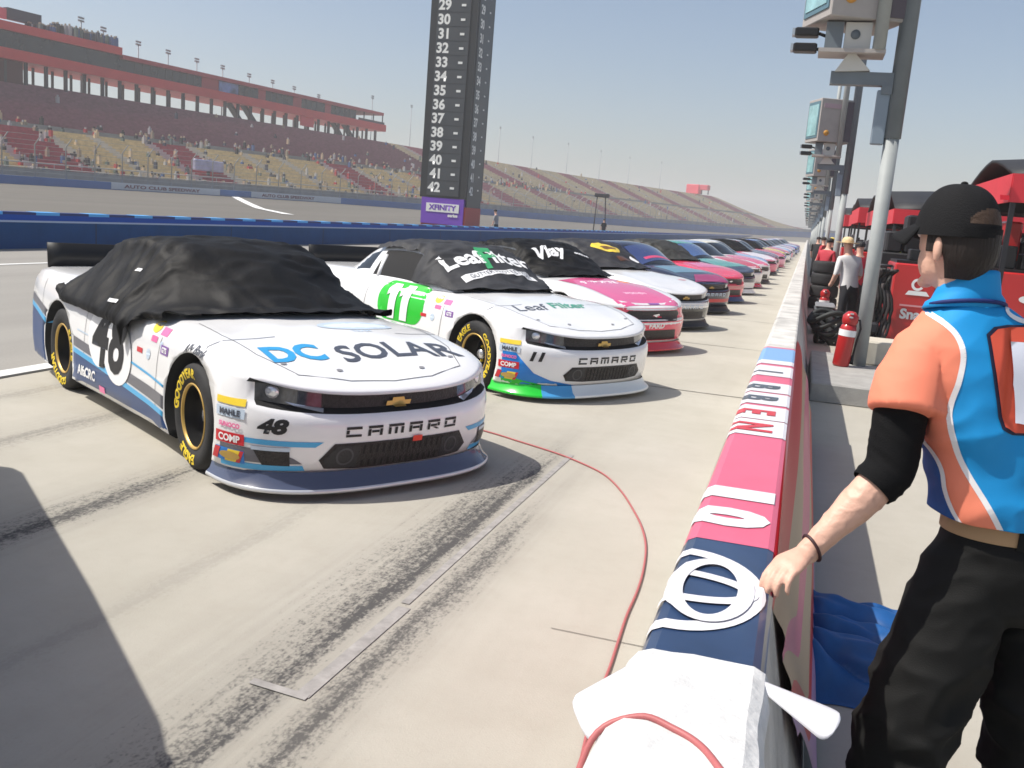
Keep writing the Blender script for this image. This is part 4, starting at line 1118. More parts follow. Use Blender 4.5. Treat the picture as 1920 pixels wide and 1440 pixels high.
def panel(name, y0, y1, m, k0=0.0, k1=1.0, off=36.04):
    L0, L1 = l_at_y(y0), l_at_y(y1); mb = MB(); n = 14
    mb.grid([[at_path(L0 + (L1 - L0) * i / n, off, interp(ZB, L0 + (L1 - L0) * i / n) + (interp(ZT, L0 + (L1 - L0) * i / n) - interp(ZB, L0 + (L1 - L0) * i / n)) * k) for k in (k0, k1)] for i in range(n + 1)])
    return mb.build(name, m, ow)
panel('white_panel', 97.5, 137, mat('panel_white', (.52, .56, .62), .5, var=.06, vscale=.4), .10, 1.0); panel('blue_panel', 114, 119.5, mat('panel_blue', (.035, .13, .36), .5), .12, .98, 36.08)
SIGN = mat('sign_maroon', (.16, .05, .085), .5)
for y0, y1 in ((100.5, 112.0), (122.0, 132.0)):
    L0, L1 = l_at_y(y0), l_at_y(y1); vs_, fs_ = text_2d('AUTO CLUB SPEEDWAY', 1.0, .03, sx=1.0); w_ = max(v[0] for v in vs_) - min(v[0] for v in vs_)
    def fsig(u, v, L0=L0, L1=L1, w_=w_):
        t = u / w_ + .5; L = L0 + (L1 - L0) * t; zb, zt = interp(ZB, L), interp(ZT, L)
        return at_path(L, 36.09, zb + (zt - zb) * (.55 + v * .62)), (1, 0, 0)
    me = lay((vs_, fs_), fsig, 0, 0.0, 'wall_lettering'); me.materials.append(SIGN); link('wall_lettering', me, ow)
cf = empty('catch_fence', (0, 0, 0), 0, 'tall wire catch fence on posts above the outer wall', 'fence')
CFM = mat('fence_steel', (.30, .30, .29), .6); n = 0; L = l_at_y(60)
while L < LKEY[9] and n < 98:
    zt = interp(ZT, L); mb = MB(); mb.tube([at_path(L, 35.7, zt), at_path(L, 35.7, zt + 3.6), at_path(L, 36.8, zt + 4.6)], .075, seg=6); mb.build('fence_post', CFM, cf); L += 4.2; n += 1
mb = MB()
for dz, do in [(.5 * k, 0) for k in range(8)] + [(4.0, .5), (4.6, 1.1)]:
    mb.tube([at_path(L, 35.72 + do, interp(ZT, L) + dz) for L in Ls[20:-8:3]], .018, seg=4)
mb.build('fence_cables', CFM, cf)

# ------------------------------------------------------------------ grandstand
gs = empty('grandstand', (0, 0, 0), 0, 'vast curved bank of maroon and tan seats behind the outer wall', 'grandstand')
SEATM = [mat('seat_maroon', (.34, .055, .072), .7, var=.25, vscale=1.5), mat('seat_tan', (.58, .46, .25), .7, var=.22, vscale=1.5), mat('stair_grey', (.52, .49, .45), .9, var=.12, vscale=1),
         mat('stand_concrete', (.26, .25, .23), .9, var=.2, vscale=.6), mat('seat_upper_shaded', (.215, .082, .100), .7, var=.3, vscale=1.2), mat('seat_khaki', (.54, .46, .31), .7, var=.2, vscale=.8), mat('seat_dusty', (.38, .15, .17), .7, var=.2, vscale=1)]
LB = [L for L in LKEY]; BEND = LKEY[5] - 8          # the tall part with the press box ends here
def top_z(L): return 15.0 - smoothstep(LKEY[10] + 6, LKEY[11] + 14, L) * 11.5
NROW = 40; st = MB(); rows_ = []
for L in Ls:
    row = []; zf = interp(ZT, L) + .5; zt = top_z(L)
    for r in range(NROW):
        z = zf + (zt - zf) * r / (NROW - 1); o = 32.5 - 32.5 * r / NROW
        if r == 18: o -= 0
        row.append(at_path(L, o, z)); row.append(at_path(L, o - 32.5 / NROW, z))
    row.append(at_path(L, -1.0, zt)); row.append(at_path(L, -1.5, zt)); row.append(at_path(L, -3.0, -1))
    rows_.append(row)
rs = random.Random(3)
sect = {}
def seat_slot(i, j):
    L = Ls[i]; r = j // 2; sec = int((L + 3) // 9.0); k = (L + 3) % 9.0
    if r >= NROW: return 3
    if 17 <= r <= 18: return 3
    if L < BEND and r > 18: return 4  # upper rows: shade under the press box put into a darker seat colour
    if k < (2.0 if L < BEND else .9) and j % 2 == 1: return 2
    if L < BEND:
        return (1, 1, 1, 0, 1, 1, 0)[(sec - 6) % 7] if sec >= 9 else (0, 0, 0, 1)[sec % 4] if sec < 6 else (0, 1, 1, 1)[sec - 6 + 1]
    return 6 if sec % 3 == 0 else 5
st.grid(rows_, smooth=False, mf=seat_slot); st.build('seating_bank', SEATM, gs)
mb = MB(); mb.grid([[at_path(L, 33.2, -.5), at_path(L, 33.2, interp(ZT, L) + .9)] for L in Ls], smooth=False); mb.build('front_wall', SEATM[3], gs)
mb = MB()
for dz in (1.0, 1.6): mb.tube([at_path(L, 33.1, interp(ZT, L) + dz) for L in Ls[::3]], .05, seg=4)
for L in Ls[::2]: mb.tube([at_path(L, 33.1, interp(ZT, L) + .6), at_path(L, 33.1, interp(ZT, L) + 1.6)], .04, seg=4)
mb.build('front_rail', mat('rail_grey', (.35, .35, .34), .6), gs)
# spectators: thousands of specks of colour
CR = [cmat('crowd_%d' % i, c, .8, 0) for i, c in enumerate(((165, 165, 165), (60, 65, 80), (165, 55, 60), (70, 95, 140), (150, 135, 115), (35, 35, 38), (190, 170, 140), (90, 105, 100)))]
cw = MB(); rs = random.Random(11)
for k in range(800):
    if k < 320: r = rs.choice((16, 17, 18, 19, 20)); L = rs.uniform(30, BEND + 60)
    elif k < 660: r = int(abs(rs.gauss(5, 6))) % 18; L = rs.uniform(30, BEND)
    elif k < 700: r = rs.randint(20, 38); L = rs.uniform(30, BEND)
    else: r = rs.randint(0, 38); L = rs.uniform(BEND, LKEY[10])
    if r < 17 and rs.random() < .45: L = (int((L + 3) // 9.0)) * 9.0 - 3 + rs.uniform(0, 2.2)
    zf = interp(ZT, L) + .5; z = zf + (top_z(L) - zf) * r / (NROW - 1); p = at_path(L, 32.1 - 32.5 * r / NROW, z); m_ = rs.choices(range(8), (5, 3, 3, 2, 3, 2, 2, 2))[0]; h = rs.choice((.6, .65, .7, 1.15))
    cw.box((p.x - .17, p.y - .22, z), (p.x + .17, p.y + .22, z + h - .22), m_); cw.box((p.x - .09, p.y - .10, z + h - .2), (p.x + .09, p.y + .10, z + h + .04), rs.choice((4, 5, 6, 0)))
crowd = cw.build('crowd', CR, fix=False); tag(crowd, 'scattered spectators sitting and standing all over the grandstand', 'crowd', kind='stuff')

# ------------------------------------------------------------------ press box above the stand
PA, PD = Vector((-121, 75, 0)), Vector((24.5, 130, 0)).normalized(); PN = Vector((PD.y, -PD.x, 0))
def pbx(L, o, z): p = PA + PD * L + PN * o; return (p.x, p.y, z)
def slab(mb, L0, L1, o0, o1, z0, z1, m=0):
    n = len(mb.v); mb.v += [pbx(L0, o0, z0), pbx(L1, o0, z0), pbx(L1, o1, z0), pbx(L0, o1, z0), pbx(L0, o0, z1), pbx(L1, o0, z1), pbx(L1, o1, z1), pbx(L0, o1, z1)]
    for q in ((3, 2, 1, 0), (4, 5, 6, 7), (0, 1, 5, 4), (1, 2, 6, 5), (2, 3, 7, 6), (3, 0, 4, 7)): mb.face(tuple(n + i for i in q), m)
pb = empty('press_box', PA, 0, 'long red and black press box raised on columns along the top of the grandstand', 'building')
pb.location = (0, 0, 0)
REDF = mat('fascia_red', (.56, .035, .035), .5, var=.1, vscale=.3); REDD = mat('fascia_dark_red', (.34, .026, .040), .5, var=.1, vscale=.3); DGL = mat('box_glass', (.010, .018, .022), .25, var=.6, vscale=.25)
DKST = mat('dark_steel', (.035, .035, .04), .6)
def slab_part(name, m, *a):
    mb = MB(); slab(mb, *a); return mb.build(name, m, pb)
slab_part('floor_slab', REDF, -30, 132, -10, .6, 17.9, 19.4); slab_part('upper_fascia', REDF, -30, 59, -10, .3, 21.9, 23.1); slab_part('roof_edge', REDD, 59, 131, -10, .5, 21.35, 22.0)
slab_part('glass_front', DGL, -30, 60.4, -9, -.3, 19.25, 21.9)
for L0, L1 in ((60.4, 76.6), (85.8, 91), (93, 101), (103.5, 111), (113, 121.8)):
    w = slab_part('window_band', DGL, L0, L1, -9, -.3, 19.25, 21.35)
    f = MB()
    for k in range(1, int((L1 - L0) / 1.6)): slab(f, L0 + 1.6 * k - .05, L0 + 1.6 * k + .05, -.3, -.22, 19.25, 21.35)
    f.build('mullion', DKST, w)
for L0, L1 in ((76.6, 80.7), (91, 93), (101, 103.5), (111, 113)): slab_part('wall_panel', REDD, L0, L1, -9, -.25, 19.25, 21.35)
sc_ = slab_part('video_screen', mat('screen_blue', (.10, .16, .34), .4, var=.9, vscale=.35, emit=.0), 80.7, 85.5, -9, -.1, 19.4, 21.3)
slab_part('balcony_rail', DKST, 121.8, 131.5, .35, .45, 19.25, 19.9)
for L in (124, 127.5, 131): slab_part('balcony_post', DKST, L - .08, L + .08, .1, .3, 19.25, 21.35)
slab_part('end_wall', mat('box_charcoal', (.05, .05, .055), .7), 121.8, 122.2, -9.5, -1.2, 19.25, 21.35)  # balcony end wall in one even dark grey
L = -28; 
while L < 131:
    c_ = MB(); slab(c_, L, L + .42, -.9, -.45, 14.2, 18.0); c_.build('column', DKST, pb)
    c_ = MB(); slab(c_, L + 1.0, L + 1.3, -5.2, -4.9, 14.2, 18.0); c_.build('column', DKST, pb); L += 3.35
slab_part('stair_core', mat('core_dark', (.07, .012, .014), .7), -30, 42.0, -8, -.5, 14.2, 18.0); slab_part('red_sign', mat('sign_red', (.70, .05, .07), .5), 103.2, 107.2, -.2, .1, 16.0, 17.9)
for L in (84, 88, 115, 119):
    s_ = MB(); n_ = len(s_.v); s_.v += [pbx(L, -1, 18), pbx(L + .8, -1, 18), pbx(L + 4.4, -1, 14.6), pbx(L + 3.6, -1, 14.6), pbx(L, -2.2, 18), pbx(L + .8, -2.2, 18), pbx(L + 4.4, -2.2, 14.6), pbx(L + 3.6, -2.2, 14.6)]
    for q in ((0, 1, 2, 3), (7, 6, 5, 4), (0, 4, 5, 1), (1, 5, 6, 2), (2, 6, 7, 3), (3, 7, 4, 0)): s_.face(tuple(n_ + i for i in q))
    s_.build('stair', DKST, pb)
slab_part('parapet_back', mat('roof_dark', (.03, .032, .036), .7), -30, 59, -6, -5.6, 23.1, 24.0)
slab_part('roof_sign', mat('sign_pink', (.70, .10, .14), .5), 33, 41.0, -3, -2.6, 23.8, 25.3); slab_part('roof_shed', mat('shed_navy', (.02, .022, .05), .6), 41.0, 46.5, -3.4, -2.4, 23.9, 25.5)
rc = MB(); rs = random.Random(5)
for k in range(130):
    L = rs.uniform(44, 59); p = pbx(L, rs.uniform(-3.0, -.2), 23.1); h = rs.uniform(1.3, 1.8) if L > 48 else 1.0
    rc.box((p[0] - .2, p[1] - .25, p[2]), (p[0] + .2, p[1] + .25, p[2] + h - .25), rs.choice((1, 1, 5, 3, 7, 0))); rc.box((p[0] - .1, p[1] - .1, p[2] + h - .22), (p[0] + .1, p[1] + .1, p[2] + h), 4)
tag(rc.build('crowd', CR, fix=False), 'dense row of people standing on the roof of the press box', 'crowd', kind='stuff')

# ------------------------------------------------------------------ light masts beyond the stand, red tower
def light_mast(x, y, z0, z1, label, grp='light masts behind the grandstand'):
    t = empty('light_mast', (x, y, z0), 0, label, 'light mast', grp)
    mb = MB(); mb.tube([(0, 0, 0), (0, 0, z1 - z0)], [.16, .10], seg=6); mb.build('pole', mat('mast_grey', (.30, .31, .33), .6), t)
    mb = MB()
    for k in (-1, 0, 1):
        for r in (0, 1): mb.box((-.12, .42 * k - .16, z1 - z0 - .3 + .45 * r), (.12, .42 * k + .16, z1 - z0 - .02 + .45 * r))
    mb.build('lamp_head', mat('lamp_dark', (.20, .21, .22), .5), t); return t
for i, (y, z) in enumerate(((128.5, 26.4), (133.5, 25.9), (142, 25.3), (150, 25.3), (158.4, 25.3), (166.7, 25.4), (176, 25.3), (185, 25.4), (194, 25.4), (205.2, 25.2))):
    light_mast(-114, y, 12, z, 'thin light mast rising behind the press box roof', 'light masts behind the press box')
light_mast(-108, 221.5, 10, 27.4, 'light mast at the open end of the press box')
for i, (x, y) in enumerate(((-123, 280), (-112, 336), (-109, 369), (-100, 391), (-92, 419), (-85, 452), (-73, 473))):
    light_mast(x, y, 4, 32, 'tall light mast standing alone in the haze behind the far stand', 'light masts behind the far stand')
rt = empty('red_tower', (-43.5, 381, 15), R(-20), 'small red booth standing on top of the far stand', 'booth')
mb = MB(); mb.box((-4.5, -1.5, 0), (1, 1.5, 3.6), ch=.2); mb.build('booth', mat('tower_red', (.62, .07, .10), .6), rt)
mb = MB(); mb.box((1, -1.2, 1.6), (4.6, 1.2, 3.6), ch=.2); mb.build('awning', mat('tower_red2', (.5, .06, .09), .6), rt)
mb = MB()
for x in (1.5, 4.3): mb.box((x, -.2, 0), (x + .3, .2, 1.6))
mb.build('legs', DKST, rt) if False else mb.build('awning_frame', DKST, rt)
pf = empty('sign_board', at_path(l_at_y(118), 29, 4.2), 0, 'pale billboard on a post among the lower seats', 'billboard')
mb = MB(); mb.tube([(0, 0, -1.6), (0, 0, 0)], .25, seg=8); mb.build('post', DKST, pf)
mb = MB(); mb.box((-.3, -3.4, 0), (.3, 3.4, 1.6), ch=.1); mb.build('board', mat('board_lilac', (.36, .36, .50), .5, var=.3, vscale=.6), pf)

# ------------------------------------------------------------------ scoring pylon
py = empty('scoring_pylon', (-27.8, 66, 0), 0, 'tall black scoring pylon with white position numbers and a purple sign at its foot', 'scoreboard')
PB = mat('pylon_black', (.020, .022, .024), .45); PP = mat('pylon_panel', (.050, .056, .062), .45, var=.12, vscale=.6); PW = mat('pylon_white', (.78, .78, .74), .5)
mb = MB(); mb.box((-.12, 0, 2.45), (3.50, 3.62, 26)); mb.build('tower', PB, py)
mb = MB(); mb.box((.42, -.05, 2.62), (2.95, -.002, 26)); mb.box((3.502, .25, 1.9), (3.54, 3.3, 26)); mb.build('number_panel', PP, py)
mb = MB()
for k in range(24): mb.box((.42, -.06, 3.70 + .985 * k), (2.95, -.052, 3.73 + .985 * k))
mb.build('panel_seam', PB, py)
ROW = [(42 - k, 3.22 + .985 * k) for k in range(24)]
for nmb, z in ROW[:19]:
    plane_decal('position_number', text_2d(str(nmb), .96, .035, sx=1.0), (-27.8 + .98, 66 - .05, z), (1, 0, 0), (0, 0, 1), PW, None, .012).parent = None
for o in [o for o in bpy.data.objects if o.name.startswith('position_number')]:
    o.parent = py; o.matrix_parent_inverse = Matrix.Translation((27.8, -66, 0))
for nmb, z in ROW[:19]:
    o = plane_decal('position_number', text_2d(str(nmb), .86, .03, sx=.9), (-27.8 + 3.54, 66 + .95, z - .1), (0, 1, 0), (0, 0, 1), PW, None, .012)
    o.parent = py; o.matrix_parent_inverse = Matrix.Translation((27.8, -66, 0))
    d = MB(); d.box((2.25, -.075, z - .10), (2.58, -.052, z + .06)); d.build('row_lamp', PW, py)
    d = MB(); d.box((3.542, 2.35, z - .05), (3.555, 2.6, z + .06)); d.build('row_lamp', PW, py)
PUR = mat('pylon_purple', (.165, .055, .44), .5, var=.06, vscale=.5)
mb = MB(); mb.box((.05, .0, .55), (3.40, 3.4, 2.45)); mb.build('base_sign', PUR, py)
mb = MB(); mb.box((.06, .06, .0), (3.36, 3.36, .55)); mb.build('base_foot', mat('pylon_foot', (.30, .06, .06), .6), py)
mb = MB(); mb.box((3.401, .10, .1), (3.52, 3.5, 1.9)); mb.build('side_sign', mat('pylon_red', (.52, .05, .04), .5), py)
mb = MB(); mb.box((.45, -.03, 1.42), (3.05, -.002, 2.05)); mb.build('sign_plate', PW, py)
for tx, zz, sz in (('XFINITY', 1.76, .52), ('series', 1.22, .30)):
    o = plane_decal('sign_lettering', text_2d(tx, sz, .02, sx=1.1), (-27.8 + (1.75 if sz > .4 else 2.6), 66 - .03, zz), (1, 0, 0), (0, 0, 1), PUR if sz > .4 else PW, None, .012)
    o.parent = py; o.matrix_parent_inverse = Matrix.Translation((27.8, -66, 0))

# ------------------------------------------------------------------ van added out of view past the left edge to cast the lane shadow
D0, D1 = Vector((-2.88 + .96, 1.79 - .52, 0)), Vector((-5.46, 4.01, 0)); ax = (D1 - D0).normalized(); yaw = math.atan2(ax.y, ax.x)
vn = empty('shadow_van', D0, yaw, 'white van added out of view to cast the shadow on the lane', 'van')
VW = paint('van_white', (.62, .62, .60))
mb = MB(); prof = [(-.02, .34), (-.05, .62), (.0, 1.0), (.10, 1.10), (.30, 1.18), (.62, 1.30), (.95, 1.70), (1.10, 1.81), (1.30, 1.86), (2.5, 1.90), (4.4, 1.89), (4.58, 1.82), (4.64, 1.2), (4.66, .40)]
rows = []
for i in range(17):
    u = i / 16; y = 1.9 * u; e = 1 - abs(2 * u - 1) ** 7; tum = .10 * smoothstep(0, .12, min(u, 1 - u))
    rows.append([(x + (1 - e) * (.10 if x < .5 else (-.08 if x > 4.4 else 0)), .95 + (y - .95) * (1 - .05 * smoothstep(1.0, 1.9, z) * (1 if abs(2 * u - 1) > .8 else 1)), z - (1 - e) * (.07 if z > 1.5 else .04 if z > .9 else 0)) for x, z in prof])
mb.grid(rows); n_ = len(mb.v); k_ = len(prof); mb.face(tuple(range(0, k_))); mb.face(tuple(range(n_ - k_, n_))[::-1]); sharpen(mb.build('body', VW, vn), 38)
vb = bvh_of([o for o in vn.children][0:1] and [vn.children[0].data])
def vside(u, v, s=1):
    p, n, i, d = vb.ray_cast(Vector((u, -2.0 * s + .95 * (1 - s), v)), Vector((0, 1, 0))); return None if p is None else (p, n if n.y < 0 else -n)
def vtop(u, v):
    p, n, i, d = vb.ray_cast(Vector((u, v, 4)), Vector((0, 0, -1))); return None if p is None else (p, n if n.z > 0 else -n)
for nm, sh_, fn_, m_ in (('side_window', poly_2d([(.80, 1.26), (1.55, 1.26), (1.55, 1.68), (1.10, 1.68)]), vside, GLASS), ('side_window', poly_2d(rrect(1.70, 1.26, 2.75, 1.68, .06)), vside, GLASS), ('side_window', poly_2d(rrect(2.90, 1.26, 4.2, 1.68, .06)), vside, GLASS),
                        ('windshield', poly_2d([(.66, .20), (.98, .28), (.98, 1.62), (.66, 1.70)]), vtop, GLASS), ('door_seam', poly_2d(rect(1.60, .5, 1.612, 1.24)), vside, SEAMC), ('door_seam', poly_2d(rect(.74, .5, .752, 1.24)), vside, SEAMC), ('door_seam', poly_2d(rect(2.80, .5, 2.812, 1.70)), vside, SEAMC), ('sill_trim', poly_2d(rect(.3, .42, 4.5, .52)), vside, INK), ('door_handle', poly_2d(rect(1.36, 1.05, 1.54, 1.09)), vside, INK), ('hood_seam', poly_2d(rect(.12, .34, .135, 1.56)), vtop, SEAMC)):
    me = lay(sh_, fn_, .05, .006, nm); me.materials.append(m_); link(nm, me, vn)
for x in (.85, 3.75):
    for y in (.10, 1.80):
        mb = MB(); mb.lathe([(0, -.11), (.30, -.11), (.34, -.07), (.34, .07), (.30, .11), (0, .11)], seg=28, axis='y', c=(x, y, .34)); mb.build('wheel', BLACK, vn); mb = MB(); mb.lathe([(0, -.115), (.19, -.118), (.20, -.112)], seg=24, axis='y', c=(x, y, .34)); mb.build('hubcap', CHROME, vn.children[-1])
mb = MB(); mb.box((.86, -.17, 1.22), (.98, .03, 1.40), ch=.035); mb.build('mirror', INK, vn)
for x0, x1, h_ in ((1.75, 2.9, .05), (3.3, 4.2, .05)):
    mb = MB(); mb.box((x0, .35, 1.87), (x1, 1.4, 1.89 + h_), ch=.02); mb.build('added_roof_load', WELL, vn)  # invented roof load, put on for bumps in the added van's shadow
# ------------------------------------------------------------------ pit side: light posts, slab, extinguishers, carts, canopies
STEEL = mat('galvanised', (.31, .33, .325), .6, var=.1, vscale=3); SLATE = mat('post_slate', (.140, .165, .185), .5, var=.12, vscale=2); BOXG = mat('cabinet_taupe', (.36, .335, .315), .6, var=.08, vscale=3)
BOXD = mat('cabinet_dark', (.10, .085, .10), .6); TEALG = mat('display_teal', (.24, .42, .43), .15, coat=.6, var=.35, vscale=2.2); TEALD = mat('display_frame', (.10, .18, .22), .4); PALEM = mat('plate_pale', (.55, .54, .50), .5)
def pit_post(y, x, label):
    t = empty('pit_post', (x, y, 0), 0, label, 'light post', 'signal posts along the pit wall')
    mb = MB(); mb.tube([(0, 0, 0), (0, 0, 3.0)], [.085, .088], seg=20); mb.tube([(0, 0, 3.0), (0, 0, 9.5)], [.104, .100], m=1, seg=20); mb.lathe([(.16, 0), (.16, .03), (.10, .035)], seg=16); mb.build('pole', [STEEL, SLATE], t)
    mb = MB(); mb.box((-.24, -.07, 2.92), (-.09, .07, 3.55), ch=.01); mb.build('conduit_box', mat('conduit_blue', (.20, .25, .30), .5), t)
    mb = MB(); mb.box((-.80, -.075, 3.60), (-.08, .075, 3.75)); mb.box((-.20, -.09, 3.50), (-.08, .09, 3.60)); mb.build('arm', SLATE, t)
    mb = MB(); mb.prism([(-.76, 3.74), (-.36, 3.76), (-.60, 4.0)], lambda p, s: (p[0], -.12 + .18 * s, p[1])); mb.build('bracket', PALEM, t)
    mb = MB(); n = len(mb.v)
    mb.box((-.98, -.25, 3.94), (-.22, .22, 3.985)); mb.build('plate', BOXG, t)
    mb = MB(); mb.box((-.92, -.16, 3.985), (-.72, .18, 4.30), m=1); mb.box((-.70, -.14, 3.985), (-.40, .18, 4.30), m=0); mb.lathe([(0, -.15), (.055, -.15), (.055, -.139)], m=1, seg=16, axis='y', c=(-.58, 0, 4.16)); mb.build('camera_housing', [PALEM, SLATE, BOXD], t)
    mb = MB(); mb.tube([(-.30, -.20, 3.98), (-.30, -.20, 9.0)], .075, seg=12); mb.build('mast', STEEL, t)
    c, s = math.cos(R(22)), math.sin(R(22))
    def rot(p): x_, y_, z_ = p; x_ += .62; y_ -= .15; return (c * x_ - s * y_ - .62, s * x_ + c * y_ + .15, z_)
    mb = MB(); mb.box((-1.08, -.26, 4.32), (-.14, .62, 5.45), ch=.012); mb.v = [rot(p) for p in mb.v]; cb = mb.build('display_cabinet', BOXG, t)
    mb = MB(); mb.box((-1.095, -.20, 4.42), (-1.075, .56, 5.38)); mb.v = [rot(p) for p in mb.v]; mb.build('display_frame', TEALD, cb)
    mb = MB(); mb.box((-1.105, -.14, 4.48), (-1.09, .50, 5.30)); mb.v = [rot(p) for p in mb.v]; mb.build('display_glass', TEALG, cb)
    mb = MB(); mb.box((-.44, -.275, 4.36), (-.16, -.255, 5.40)); mb.v = [rot(p) for p in mb.v]; mb.build('door_panel', BOXD, cb)
    mb = MB(); mb.lathe([(0, -.275), (.075, -.275), (.075, -.262)], seg=20, axis='y', c=(-.86, 0, 4.55)); mb.v = [rot(p) for p in mb.v]; mb.build('round_sticker', mat('sticker_amber', (.55, .27, .05), .5), cb)
    mb = MB(); mb.box((-1.00, -.275, 5.20), (-.50, -.258, 5.32)); mb.v = [rot(p) for p in mb.v]; mb.build('label_plate', mat('plate_pink', (.40, .30, .33), .5), cb)
    for k, z in enumerate((4.02, 4.20)):
        mb = MB(); mb.box((-1.28, -.10, z - .055), (-1.00, .10, z + .045), ch=.015); mb.box((-1.31, -.085, z - .045), (-1.28, .085, z + .035), m=1); mb.tube([(-1.0, 0, z - .01), (-.90, .02, z - .04)], .02, m=0, seg=6); mb.build('floodlight', [INK, mat('flood_glass', (.35, .40, .45), .15)], t)
    return t
pp = pit_post(12.5, .81, 'nearest grey signal post of the row, red extinguisher at its foot')
for k in range(1, 13):
    c_ = copy_tree(pp); c_.location = (.81 - .010 * k * 2, 12.5 + 15.2 * k, 0)
    c_['label'] = ['', 'second signal post of the row, behind the nearest one', 'third signal post of the row', 'fourth signal post of the row'][k] if k < 4 else 'distant signal post merging into the far end of the row'
CONC = mat('slab_grey', (.34, .33, .31), .85, var=.15, vscale=5, bump=.3, bscale=60)
mb = MB(); mb.box((.235, 10.58, .0), (1.62, 13.6, .215), ch=.015); tag(mb.build('concrete_slab', CONC), 'grey concrete slab under the extinguisher and the nearest signal post', 'slab')
mb = MB(); mb.box((.64, 12.66, .2155), (1.30, 13.3, .52), ch=.02); tag(mb.build('footing_block', mat('footing_cream', (.52, .48, .40), .85, var=.1, vscale=6)), 'cream concrete block standing on the slab behind the nearest signal post', 'block')
EXR = mat('extinguisher_red', (.42, .016, .016), .28, coat=.5)
def extinguisher(loc, label, tilt=0, k=1.0):
    t = empty('fire_extinguisher', loc, 0, label, 'fire extinguisher', 'red fire extinguishers by the wall'); t.rotation_euler = (0, R(tilt), 0); t.scale = (k, k, k)
    mb = MB(); mb.lathe([(0, .002), (.082, .002), (.09, .02), (.09, .40), (.078, .455), (.045, .485), (.03, .495), (0, .497)], seg=28); mb.build('cylinder', EXR, t)
    mb = MB(); mb.lathe([(.0915, .34), (.0915, .41)], seg=28); mb.build('label_band', WHITE, t)
    mb = MB(); mb.lathe([(.03, .49), (.035, .50), (.035, .55), (0, .552)], seg=14); mb.box((-.02, -.10, .545), (.02, .04, .562)); mb.box((-.018, -.11, .585), (.018, .03, .60)); mb.build('valve', CHROME, t)
    mb = MB(); mb.tube([(.03, 0, .52), (.10, 0, .53), (.125, .0, .44), (.11, 0, .26), (.105, 0, .14)], .012, seg=8); mb.tube([(.105, 0, .14), (.104, 0, .04)], [.013, .024], seg=8); mb.build('hose', INK, t)
    mb = MB(); mb.lathe([(.075, .47), (.085, .50), (.085, .56), (.04, .61), (0, .615)], seg=16); mb.build('collar', EXR, t); return t
extinguisher((.585, 12.25, .2155), 'red fire extinguisher standing on the slab left of the nearest post', 4, 1.12)
extinguisher((.50, 21.0, 0), 'second red fire extinguisher, farther along the wall', 0, 1.15)
extinguisher((.48, 29.5, 0), 'third small red fire extinguisher, far along the wall', 0, 1.1)

# red equipment cart with canopy
CARTR = mat('cart_red', (.50, .022, .024), .32, coat=.4, var=.05, vscale=1.5); CANR = mat('canopy_red', (.60, .035, .05), .5, var=.06, vscale=2); CANB = mat('canopy_black', (.018, .018, .020), .6, var=.2, vscale=2)
def pit_cart(x, y, label, emblem=False):
    t = empty('equipment_cart', (x, y, 0), 0, label, 'equipment cart', 'red equipment carts behind the wall')
    mb = MB(); mb.box((.0, 0, .22), (2.9, 1.3, 1.50), ch=.02); mb.build('cabinet', CARTR, t)
    mb = MB()
    for k in range(3):
        mb.box((.55 + .78 * k, -.012, .30), (.56 + .78 * k, -.002, 1.45))
    mb.build('door_seam', mat('seam_maroon', (.15, .01, .012), .5), t)
    for wx in (.3, 2.6):
        mb = MB(); mb.lathe([(0, -.06), (.14, -.06), (.16, -.03), (.16, .03), (.14, .06), (0, .06)], seg=20, axis='y', c=(wx, .12, .16)); mb.build('wheel', BLACK, t)
    mb = MB(); mb.box((.02, .10, 1.501), (2.88, 1.2, 1.54)); mb.build('worktop', INK, t)
    rs = random.Random(int(y * 7)); mb = MB()
    for k in range(9):
        a = .2 + .29 * k; h = rs.uniform(.12, .42); mb.box((a, .35, 1.541), (a + rs.uniform(.14, .26), .7, 1.541 + h), rs.choice((0, 0, 1, 2)), ch=.015)
    mb.build('gear', [INK, mat('gear_grey', (.12, .12, .13), .5), mat('gear_olive', (.18, .19, .05), .5)], t)
    if emblem:
        plane_decal('white_emblem', merge2(ring_2d(.0, .09, .085, .085, .035, 24, 60, 330), poly_2d([(-.15, -.06), (.17, -.06), (.12, .0), (-.11, .0)])), (.33, -.004, 1.13), (1, 0, 0), (0, 0, 1), WHITE, t)
        plane_decal('cart_lettering', text_2d('Snap', .19, .008), (.33, -.004, .78), (1, 0, 0), (0, 0, 1), WHITE, t); plane_decal('cart_stripe', poly_2d(rect(-.20, -.012, .20, .012)), (.33, -.004, .92), (1, 0, 0), (0, 0, 1), mat('cart_pale', (.62, .30, .32), .5), t)
        plane_decal('white_emblem', merge2(poly_2d(ellipse(0, 0, .10, .05)), ring_2d(.05, .08, .08, .06, .03, 20)), (1.72, -.004, 1.15), (1, 0, 0), (0, 0, 1), WHITE, t)
    return t
pit_cart(1.22, 14.3, 'large red equipment cart with white lettering, left of the man at the front', True)
